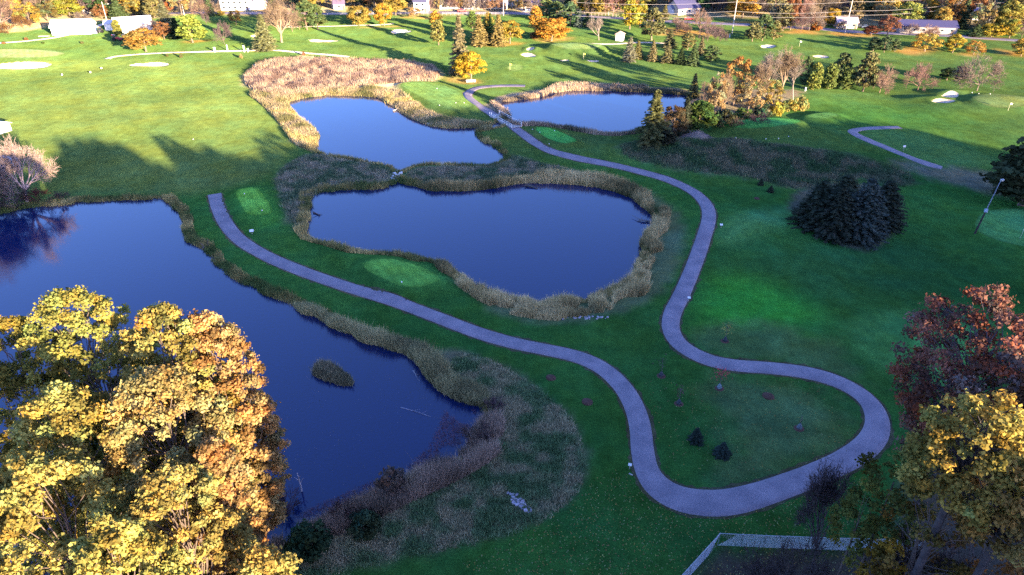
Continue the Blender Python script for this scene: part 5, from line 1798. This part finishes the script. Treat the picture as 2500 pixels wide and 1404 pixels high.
MB().box((2.5, 0, 7.42), (.75, .3, .18)).build('lamp_head', M['metal'], o)
WL = ['lowest pale wire between the tall poles', 'second wire up between the tall poles', 'third wire up between the tall poles', 'fourth wire up between the tall poles', 'topmost pale wire between the tall poles']
dirw = (Pb - Pa).normalized()
for i, hz in enumerate((7.6, 9.4, 13.2, 15.6, 18.4)):
    m = MB()
    nodes = [Pa - dirw * 70, Pa, Pb, Pc, Pc + (Pc - Pb).normalized() * 75]
    pts = []
    for a, b in zip(nodes[:-1], nodes[1:]):
        for k in range(12):
            t = k / 12
            p = a.lerp(b, t)
            pts.append((p.x, p.y - .2, p.z + hz - 1.6 * 4 * t * (1 - t) * .6))
    pts.append((nodes[-1].x, nodes[-1].y, nodes[-1].z + hz))
    tag(m.tube(pts, .036, 4).build('power_line', M['paint'], None, (.42, .39, .37)), WL[i], 'wire', 'wires between the tall poles')

# guard fences at the far road
def post_fence(p0, p1, n, h, label, color=(.6, .58, .56)):
    a, b = Vector(GT(*p0)), Vector(GT(*p1))
    o = empty('roadside_fence', a)
    tag(o, label, 'fence')
    d = b - a
    for i in range(n + 1):
        p = d * (i / n)
        MB().tube([(p.x, p.y, p.z - .2), (p.x, p.y, p.z + h)], .07, 6).build('post', M['wood'], o)
    for zz in (h * .55, h * .95):
        MB().tube([(0, 0, zz), tuple(d + Vector((0, 0, zz)))], .045, 5).build('rail', M['paint'], o, color)


post_fence((800, 37), (1045, 35), 22, 1.2, 'pale rail fence along the road behind the yellow maples')
post_fence((1080, 37), (1240, 36), 16, 1.2, 'pale rail fence by the road below the cream house')
post_fence((1410, 36), (1530, 43), 14, 1.4, 'reddish rail fence under the wide yellow tree', (.4, .28, .24))


# white course posts, signs, flags, tee markers
def sign_post(px, py, label, h=.9, w=.55, tilt=35, rz=0, color=(.8, .8, .78)):
    x, y, g = GT(px, py)
    o = empty('course_sign', (x, y, g), rz)
    tag(o, label, 'sign')
    MB().tube([(0, 0, -.1), (0, 0, h)], .05, 6).build('post', M['wood'], o)
    MB().box((0, 0, 0), (w, w * .75, .05)).build('sign_board', M['paint'], o, color, loc=(0, -.04, h), rot=(rad(tilt), 0, 0))
    return o


sign_post(616, 572, 'white sign board between the two near tees', .8, .75, 30, rad(15))
sign_post(1760, 556, 'white sign board east of the path at the clump side', .7, .55, 30)
sign_post(1681, 735, 'white sign board touching the path edge', .7, .5, 30)
sign_post(1537, 1145, 'white and orange sign board at the path entrance', .75, .42, 50, rad(-20))
MB_o = MB().box((0, 0, .06), (.5, .12, .10), rad(-35))
x, y, g = GT(1540, 1159)
tag(MB_o.build('timber_block', M['wood'], None, loc=(x, y, g)), 'pale timber block lying beside the path sign', 'timber')
sign_post(2205, 368, 'white sign beside the hooked path', 1.2, .6, 70)
for px, py, h, w, lab in [(525, 127, 1.7, 1.0, 'white bin beside the thin path below the bare tree'), (556, 124, 2.2, .5, 'slim white post behind the thin path'), (597, 127, 2.4, .7, 'tall white post where the thin path bends'),
                          (606, 127, 1.3, .6, 'short white post next to the tall one'), (1966, 222, 1.0, .6, 'white post at the foot of the green columns'), (1781, 91, 1.2, .5, 'short white post on the far fairway by the pole')]:
    x, y, g = GT(px, py)
    o = empty('marker_post', (x, y, g))
    tag(o, lab, 'post')
    MB().box((0, 0, h / 2), (w * .6, w * .6, h), top=.9).build('post_shaft', M['paint'], o, WHITE)
    MB().box((0, 0, h + .06), (w * .75, w * .75, .12)).build('post_cap', M['paint'], o, (.7, .7, .7))


def flag(px, py, label, color=(.75, .60, .10), h=2.3):
    x, y, g = GT(px, py)
    o = empty('golf_flag', (x, y, g))
    tag(o, label, 'flag')
    MB().tube([(0, 0, 0), (0, 0, h)], .03, 6).build('flagstick', M['paint'], o, (.8, .75, .5))
    m = MB()
    vs = []
    for i in range(5):
        for z in (h - .5, h):
            vs.append((.02 + i * .16, .05 * math.sin(i * 1.4), z - .02 * i))
    vs += [(a, b + .02, c) for a, b, c in vs]
    fs = [(2 * i, 2 * i + 2, 2 * i + 3, 2 * i + 1) for i in range(4)] + [(10 + 2 * i + 1, 10 + 2 * i + 3, 10 + 2 * i + 2, 10 + 2 * i) for i in range(4)]
    m.add(vs, fs).build('flag_cloth', M['paint'], o, color)


flag(1425, 128, 'yellow flag on the raised putting green')
flag(1245, 171, 'yellow flag on the flat green beyond the yellow maple')
flag(2463, 264, 'pale flag on the sunlit green by the bunkers', (.75, .72, .45))
flag(2490, 583, 'pale flag on the shaded green by the light pole', (.45, .55, .5))
flag(1951, 114, 'white flag in front of the bare birches far off', (.8, .8, .75))

MK = [(597, 474, 'tee marker on the pale green tee, pond side'), (640, 515, 'tee marker on the pale green tee, near end'), (981, 690, 'white tee marker alone on the rounded tee'), (1300, 317, 'tee marker at the top corner of the bright tee'),
      (1318, 324, 'tee marker inside the top of the bright tee'), (1354, 320, 'tee marker on the east side of the bright tee'), (1341, 352, 'tee marker at the low edge of the bright tee'), (1067, 217, 'tee marker high on the sunlit striped tee'),
      (1073, 258, 'tee marker low on the sunlit striped tee'), (1113, 252, 'tee marker by the fringe of the striped tee'), (1133, 252, 'tee marker closest to the path on the striped tee'), (152, 184, 'white marker in the fairway by the wide bunker'), (221, 178, 'white marker between the two sand bunkers'),
      (248, 168, 'white marker nearest the oval bunker'.replace('nearest', 'just below')), (1798, 327, 'tee marker at the west end of the long shaded tee'), (1873, 323, 'tee marker midway on the long shaded tee'), (1904, 322, 'tee marker toward the sunny end of the shaded tee'), (1926, 329, 'tee marker low on the long shaded tee'),
      (2373, 227, 'white ball-shaped marker under the broad bare tree'), (2389, 230, 'second white marker under the broad bare tree'), (2417, 231, 'third white marker by the sunlit green'), (472, 341, 'white stake in the wide west fairway')]
for px, py, lab in MK:
    x, y, g = GT(px, py)
    o = empty('tee_marker', (x, y, g))
    tag(o, lab, 'tee marker', 'white markers on the course')
    m = MB()
    R = .13 if py > 200 else .3
    m.tube([(0, 0, 0), (0, 0, R * .35), (0, 0, R * 1.0), (0, 0, R * 1.6), (0, 0, R * 1.9)], [R * .5, R * .85, R, R * .7, R * .15], 9)
    m.build('marker_ball', M['paint'], o, (.8, .8, .8))
    MB().tube([(0, 0, -.1), (0, 0, .05)], R * .25, 6).build('spike', M['dark_metal'], o)

# light pole on the east slope
x, y, g = GT(2380, 570)
o = empty('light_pole', (x, y, g), rad(0))
tag(o, 'leaning light pole with a box halfway up beside the shaded green', 'light pole')
tl = Vector((.10, 0, 1)).normalized()
Lp = lambda t: tuple(tl * t)
MB().tube([Lp(-.3), Lp(5.2)], [.17, .15], 8).build('wooden_base', M['bark'], o, (.06, .05, .05))
MB().tube([Lp(5.2), Lp(10.8)], [.085, .06], 8).build('pole_shaft', M['paint'], o, (.22, .26, .34))
MB().box(Lp(4.9), (.5, .4, .6)).build('control_box', M['paint'], o, (.40, .48, .58))
a = MB().tube([Lp(10.6), (1.25, 0, 11.0), (1.0, -.5, 11.5)], .06, 6).build('bracket', M['metal'], o)
MB().box((1.25, -.1, 11.1), (.6, .45, .3), rad(20)).build('lamp_head', M['metal'], a)

# ------------------------------------------------------------------ footbridge
a, b = np.array(GT(1206, 283)[:2]), np.array(GT(1262, 312)[:2])
Lb = float(np.linalg.norm(b - a))
ang = math.atan2(b[1] - a[1], b[0] - a[0])
mid = (a + b) / 2
br = empty('footbridge', (mid[0], mid[1], .12), ang)
tag(br, 'grey timber footbridge with white rails carrying the path', 'bridge')
for s in (-1, 1):
    MB().box((0, s * 1.35, -.35), (Lb, .25, .45)).build('beam', M['wood'], br)
npl = 30
for i in range(npl):
    MB().box((-Lb / 2 + Lb * (i + .5) / npl, 0, -.02 + .006 * (i % 3)), (Lb / npl * .93, 3.3, .10)).build('plank', M['wood'], br)
for s in (-1, 1):
    for i in range(6):
        xx = -Lb / 2 + Lb * (i + .1) / 5.2
        MB().box((xx, s * 1.62, .45), (.12, .12, 1.2)).build('post', M['paint'], br, (.66, .66, .68))
    for zz in (.55, 1.05):
        MB().box((0, s * 1.62, zz), (Lb, .07, .11)).build('rail', M['paint'], br, (.70, .70, .72))
for i in (-1, 1):
    MB().box((i * Lb * .46, 0, -.75), (.5, 3.2, 1.2)).build('abutment', M['stone'], br, (.36, .35, .34))
x, y, g = GT(1200, 284)
tag(MB().tube([(0, 0, -.1), (0, 0, 1.1), (0, 0, 1.15)], [.14, .14, .05], 8).build('bollard', M['paint'], None, WHITE, loc=(x, y, g)), 'white bollard where the path meets the footbridge', 'bollard')

# ------------------------------------------------------------------ rocks
def rock_mesh(seed, sq=.7):
    rr = random.Random(seed)
    bmh = bmesh.new()
    bmesh.ops.create_icosphere(bmh, subdivisions=1, radius=1.0)
    for v in bmh.verts:
        k = rr.uniform(.72, 1.12)
        v.co = Vector((v.co.x * k, v.co.y * k, v.co.z * k * sq))
    me = bpy.data.meshes.new('rock')
    bmh.to_mesh(me)
    bmh.free()
    me.materials.append(M['stone'])
    return me


ROCKS = [rock_mesh(i) for i in range(8)]


def rock_heap(name, label, cat, spots, smin, smax, tone=(.42, .38, .40), zoff=0.0, seed=1, part='rock', water=False):
    rr = random.Random(seed)
    cx, cy = np.mean([GT(*s)[0] for s in spots]), np.mean([GT(*s)[1] for s in spots])
    g = WATER_Z if water else float(zq(cx, cy))
    o = empty(name, (cx, cy, g))
    tag(o, label, cat)
    for s in spots:
        x, y, z = GT(*s)
        z = max(z, WATER_Z)
        k = rr.uniform(smin, smax)
        t = rr.uniform(.7, 1.25)
        link(part, rr.choice(ROCKS), o, tuple(c * t for c in tone), loc=(x - cx, y - cy, z - g + k * .25 + zoff * rr.random()), rot=(rr.uniform(-.3, .3), rr.uniform(-.3, .3), rr.uniform(0, 6)), scale=(k, k * rr.uniform(.7, 1), k))
    return o


rr = random.Random(8)
sp = []
while len(sp) < 62:
    u, v = rr.uniform(-1, 1), rr.uniform(-1, 1)
    if u * u + v * v < 1:
        sp.append((1268 + u * 26 + v * 14, 1229 + v * 22 + u * 12))
rock_heap('rock_pile', 'heap of pale purplish field stones in the rough grass', 'rocks', sp, .13, .34, (.44, .38, .42), .22, 2)
rock_heap('stone_spillway', 'pale stones lining the spillway between two ponds', 'rocks', [(968, 419), (963, 425), (960, 431), (956, 436), (967, 428), (970, 422), (981, 421), (979, 425), (976, 430), (974, 434), (971, 438), (963, 440), (968, 443), (960, 440), (966, 435), (972, 428)], .3, .6, (.58, .56, .55), .1, 3)
sp = [(1088 + rr.uniform(-13, 13), 463 + rr.uniform(-4, 4)) for _ in range(22)]
rock_heap('rock_pile', 'small white stone heap at the water below the rough neck', 'rocks', sp, .2, .42, (.62, .60, .60), .15, 4)
sp = [(1585 + rr.uniform(-18, 18), 597 + rr.uniform(-4, 4)) for _ in range(18)]
rock_heap('rock_pile', 'pale rock shelf among the tall reeds on the east bank', 'rocks', sp, .25, .5, (.50, .46, .46), .3, 5)
sp = [(1430 + rr.uniform(-11, 11), 449 + rr.uniform(-2, 2)) for _ in range(9)]
rock_heap('rock_pile', 'few white stones at the north edge of the reed-ringed pond', 'rocks', sp, .2, .4, (.60, .60, .62), .05, 6)
sp = [(1372 + rr.uniform(-8, 8), 219 + rr.uniform(-2, 2)) for _ in range(9)]
rock_heap('rock_pile', 'white stones at the far edge of the light blue pond', 'rocks', sp, .4, .7, (.66, .66, .68), .1, 7)
sp = [(792 + rr.uniform(-14, 14), 226 + rr.uniform(-3, 3)) for _ in range(10)]
rock_heap('rock_pile', 'white stones at the head of the pale pond', 'rocks', sp, .4, .7, (.66, .62, .58), .1, 8)
sp = [(1048 + rr.uniform(-8, 8), 305 + rr.uniform(-2, 2)) for _ in range(8)]
rock_heap('rock_pile', 'white stones at the reed bank below the striped tee', 'rocks', sp, .3, .5, (.6, .58, .55), .1, 9)
sp = [(735 + rr.uniform(-6, 6), 562 + rr.uniform(-5, 5)) for _ in range(7)]
rock_heap('rock_pile', 'grey stones at the west tip of the reed-ringed pond', 'rocks', sp, .2, .4, (.45, .42, .42), .1, 10)
sp = [(1420 + rr.uniform(-65, 65), 777 + rr.uniform(-5, 5)) for _ in range(26)]
rock_heap('rock_pile', 'low line of pale stones below the tall reeds by the lawn', 'rocks', sp, .12, .3, (.40, .36, .38), .05, 12)

# brush heap by the rounded green tree
x, y, g = GT(1700, 345)
bh = empty('brush_heap', (x, y, g))
tag(bh, 'grey-brown brush heap in front of the rounded green tree', 'brush')
rs = np.random.RandomState(9)
segs = []
for i in range(900):
    a, r = rs.uniform(0, 6.283), math.sqrt(rs.rand())
    p = np.array([math.cos(a) * r * 4.2, math.sin(a) * r * 3.0, 2.6 * (1 - r) ** .8 * rs.uniform(.3, 1) + .1])
    d = unit(np.array([math.cos(a), math.sin(a), rs.uniform(-.6, .5)]) + rs.normal(size=3) * .5)
    segs.append((p - d * .5, p + d * .6, .04, .02))
V, F = seg_prisms(segs, 3)
o = link('brushwood', np_mesh('brushwood', V, F, M['bark']), bh, (.26, .21, .20))
m = MB().tube([(0, 0, 0), (0, 0, 1.2), (0, 0, 2.2)], [3.9, 2.4, .3], 14)
m.build('soil_core', M['brush'], bh)

# ------------------------------------------------------------------ logs, snag, stump in the water
def log(p0, p1, r, label, z0=.05, z1=.05, color=(.12, .10, .10), root=False):
    a, b = G(*p0, WATER_Z), G(*p1, WATER_Z)
    o = empty('driftwood_log', (a[0], a[1], WATER_Z))
    tag(o, label, 'log')
    d = np.array([b[0] - a[0], b[1] - a[1], 0])
    MB().tube([(0, 0, z0), tuple(d * .5 + np.array([0, .1, (z0 + z1) / 2])), tuple(d + np.array([0, 0, z1]))], [r, r * .85, r * .6], 7).build('log_stem', M['bark'], o, color)
    segs = []
    rs_ = np.random.RandomState(int(p0[0]))
    for i in range(10 if root else 4):
        q = (d * (0 if root else rs_.uniform(.3, .9)))
        segs.append((q + np.array([0, 0, z0]), q + rs_.normal(size=3) * np.array([.6, .6, .4]) + np.array([0, 0, .35]), r * .5, r * .15))
    V, F = seg_prisms(segs, 4)
    link('log_branches', np_mesh('log_branches', V, F, M['bark']), o, color)


log((1567, 541), (1604, 545), .22, 'grey log with a root ball lying off the reedy east bank', .3, .2, (.16, .15, .16), True)
log((1288, 455), (1312, 461), .35, 'dark stump breaking the water by the north bank', .3, .0, (.09, .08, .08), True)
log((765, 520), (782, 527), .16, 'thin drowned log at the west end of the reed-ringed pond', .2, .0)
log((496, 608), (512, 600), .25, 'dark log at the edge of the big pond below the tee path', .25, .1)
log((960, 272), (978, 267), .25, 'pale log on the reedy shore of the pale pond', .2, .2, (.5, .42, .36))
log((978, 995), (1052, 1018), .05, 'thin pale pole floating on the big pond', .03, .03, (.28, .28, .34))
log((1008, 905), (1018, 922), .06, 'short pale stick floating near the reed belt', .03, .03, (.3, .3, .34))
log((1300, 307), (1312, 304), .3, 'dark log on the near shore of the light blue pond'.replace('near shore', 'grassy shore'), .25, .2)
x, y = G(737, 1200, WATER_Z)
o = empty('dead_snag', (x, y, WATER_Z - .6))
tag(o, 'pale dead snag standing in the big pond', 'dead tree')
MB().tube([(0, 0, 0), (.02, 0, 1.8), (-.08, 0, 3.6)], [.12, .09, .03], 7).build('snag_stem', M['bark'], o, (.34, .32, .36))
for z0, dx, dy, dz in ((1.9, .5, .1, .8), (2.2, -.5, .0, .7), (2.7, .3, -.2, .6)):
    MB().tube([(0, 0, z0), (dx, dy, z0 + dz)], [.05, .015], 5).build('snag_branch', M['bark'], o, (.34, .32, .36))
T('bare', 2222, 85, 52, 40, PURB, 'purplish bare tree before one end of the long navy-roofed house')
T('bare', 2268, 88, 56, 44, PINKB, 'pinkish bare tree before the middle of the long navy-roofed house')
T('bare', 2052, 72, 42, 34, TAN, 'tan bare tree partly hiding the pink bungalow')
T('bare', 2420, 66, 26, 44, PINKB, 'pinkish bare tree in front of the blue-roofed house')
T('twiggy', 700, 1268, 1205, 90, (.17, .10, .12), 'dark purple bush at the shore behind the dead snag')
T('twiggy', 1200, 1010, 962, 60, (.24, .16, .17), 'purplish bush where the reed belt ends')
T('twiggy', 1160, 1090, 1035, 80, (.24, .17, .16), 'brown bush rising from the south reed thicket')
T('shrub', 960, 1210, 1140, 90, (.17, .12, .09), 'dull brown bush in the south reed thicket')
T('shrub', 890, 1300, 1255, 90, (.06, .09, .045), 'dark green bush on the south shore')
T('shrub', 760, 1340, 1280, 110, (.05, .085, .04), 'dark green bush beside the small golden tree top')
T('twiggy', 840, 1275, 1225, 60, (.2, .12, .11), 'russet bush on the south shore')
T('shrub', 1105, 462, 452, 16, (.3, .22, .08), 'tan tuft bush by the white stone heap')
T('shrub', 1186, 452, 440, 22, (.34, .25, .08), 'golden tuft bush on the bank of the rough neck')

# ------------------------------------------------------------------ saplings in the path loop
def sapling(px, py, h, label, leaf=None, bag=None, n=60, mulch=True, lean=0.0):
    x, y, g = GT(px, py)
    o = empty('sapling', (x, y, g), rr.uniform(0, 6))
    tag(o, label, 'young tree')
    rs_ = np.random.RandomState(int(px))
    segs = [(np.zeros(3), np.array([lean, 0, h * .55]), .05, .035), (np.array([lean, 0, h * .55]), np.array([lean * 1.6, 0, h]), .035, .012)]
    for i in range(12):
        z0 = h * rs_.uniform(.4, .9)
        a = rs_.uniform(0, 6.28)
        segs.append((np.array([lean, 0, z0]), np.array([lean + math.cos(a) * h * .16, math.sin(a) * h * .16, z0 + h * .14]), .018, .008))
    V, F = seg_prisms(segs, 4)
    link('trunk', np_mesh('trunk', V, F, M['bark']), o, (.13, .11, .11))
    if leaf:
        P = np.array([lean * 1.3, 0, h * .75]) + rs_.normal(size=(n, 3)) * np.array([.14, .14, .15]) * h
        V, F = leaf_quads(P, unit(rs_.normal(size=(n, 3)) + np.array([0, 0, .8])), rs_.uniform(.06, .13, n), rs_)
        link('crown', np_mesh('crown', V, F, M['leaf'], np.tile(rs_.uniform(.8, 1.2, (n, 1)).repeat(4, 0), (1, 3))), o, leaf)
    if bag:
        MB().tube([(0, 0, 0), (0, 0, .25), (0, 0, .6), (0, 0, .8)], [.32, .34, .2, .07], 9).build('watering_bag', M['paint'], o, bag)
    if mulch:
        MB().tube([(0, 0, -.06), (0, 0, .05), (0, 0, .10)], [.75, .55, .1], 12).build('mulch_ring', M['mulch'], o)


sapling(1756, 948, 3.4, 'red-leaved sapling with a grey watering bag on the lawn', (.50, .09, .11), (.16, .22, .24), 150)
sapling(1770, 833, 3.0, 'yellow-leaved sapling above the path on the slope', (.40, .36, .10), (.03, .04, .05), 110)
sapling(1614, 918, 3.2, 'leafless sapling with a dark base inside the path fork', (.10, .09, .07), (.05, .05, .06), 40)
sapling(1657, 986, 2.8, 'thin reddish sapling with a black watering bag', (.15, .07, .07), (.05, .06, .07), 50)
sapling(1951, 1046, 2.0, 'low bare sapling with a bluish bag in mulch', None, (.12, .15, .17))
for px, py, r, lab in [(1435, 981, .85, 'dark red mulch mound on the lawn beside the path'), (1346, 922, .8, 'greyish mulch mound nearer the reed belt'.replace('nearer', 'toward')), (1877, 967, .9, 'faint brown mulch patch in the path loop'), (1848, 485, .7, 'brown mulch spot below the tiny spruces')]:
    x, y, g = GT(px, py)
    m = MB()
    m.tube([(0, 0, -.08), (0, 0, .06), (.05, .02, .22), (0, 0, .3)], [r, r * .9, r * .5, r * .05], 14)
    tag(m.build('mulch_mound', M['mulch'], None, loc=(x, y, g), smooth=True), lab, 'mulch')

# bench and small rail near the round maple
x, y, g = GT(1150, 203)
o = empty('bench', (x, y, g), rad(8))
tag(o, 'pale bench beneath the round yellow maple', 'bench')
MB().box((0, 0, .45), (3.2, .5, .1)).build('seat', M['paint'], o, (.7, .66, .6))
MB().box((0, .28, .8), (3.2, .08, .5)).build('backrest', M['paint'], o, (.7, .66, .6))
for s in (-1.2, 1.2):
    MB().box((s, 0, .2), (.12, .45, .4)).build('leg', M['dark_metal'], o)

# ------------------------------------------------------------------ chain-link fence at the wood edge
c0 = Vector(GT(1752, 1332))
runs = [(c0, Vector(GT(2260, 1350)), 'chain-link fence running along the wood under the path loop', 9), (c0, Vector(GT(1560, 1545)), 'chain-link fence leg turning down from the corner post', 5)]
FH = 1.85
for ri, (a, b, lab, np_) in enumerate(runs):
    o = empty('chain_link_fence', a)
    tag(o, lab, 'fence')
    d = b - a
    L = math.hypot(d.x, d.y)
    ux, uy = d.x / L, d.y / L
    zf = lambda t: float(zq(a.x + ux * t, a.y + uy * t)) - a.z
    for i in range(np_ + 1):
        if ri == 1 and i == 0:
            continue
        t = L * i / np_
        MB().tube([(ux * t, uy * t, zf(t) - .2), (ux * t, uy * t, zf(t) + FH + .06)], .045, 7).build('post', M['metal'], o)
    pts = [(ux * L * i / 20 + (ux * .06 if i == 0 else 0), uy * L * i / 20, zf(L * i / 20) + FH) for i in range(21)]
    MB().tube(pts, .035, 6).build('top_rail', M['metal'], o)
    segs = []
    st = .085
    k = -int(FH / st) - 1
    while k * st < L:
        for sgn in (1, -1):
            t0 = k * st + (0 if sgn == 1 else FH)
            t1 = t0 + sgn * FH
            za, zb = 0.03, FH
            if t0 > L or t0 < 0 or t1 < 0 or t1 > L:
                continue
            segs.append((np.array([ux * t0, uy * t0 + .004 * sgn, zf(t0) + za]), np.array([ux * t1, uy * t1 + .004 * sgn, zf(t1) + zb]), .010, .010))
        k += 1
    V, F = seg_prisms(segs, 3)
    link('wire_mesh', np_mesh('wire_mesh', V, F, M['metal']), o)
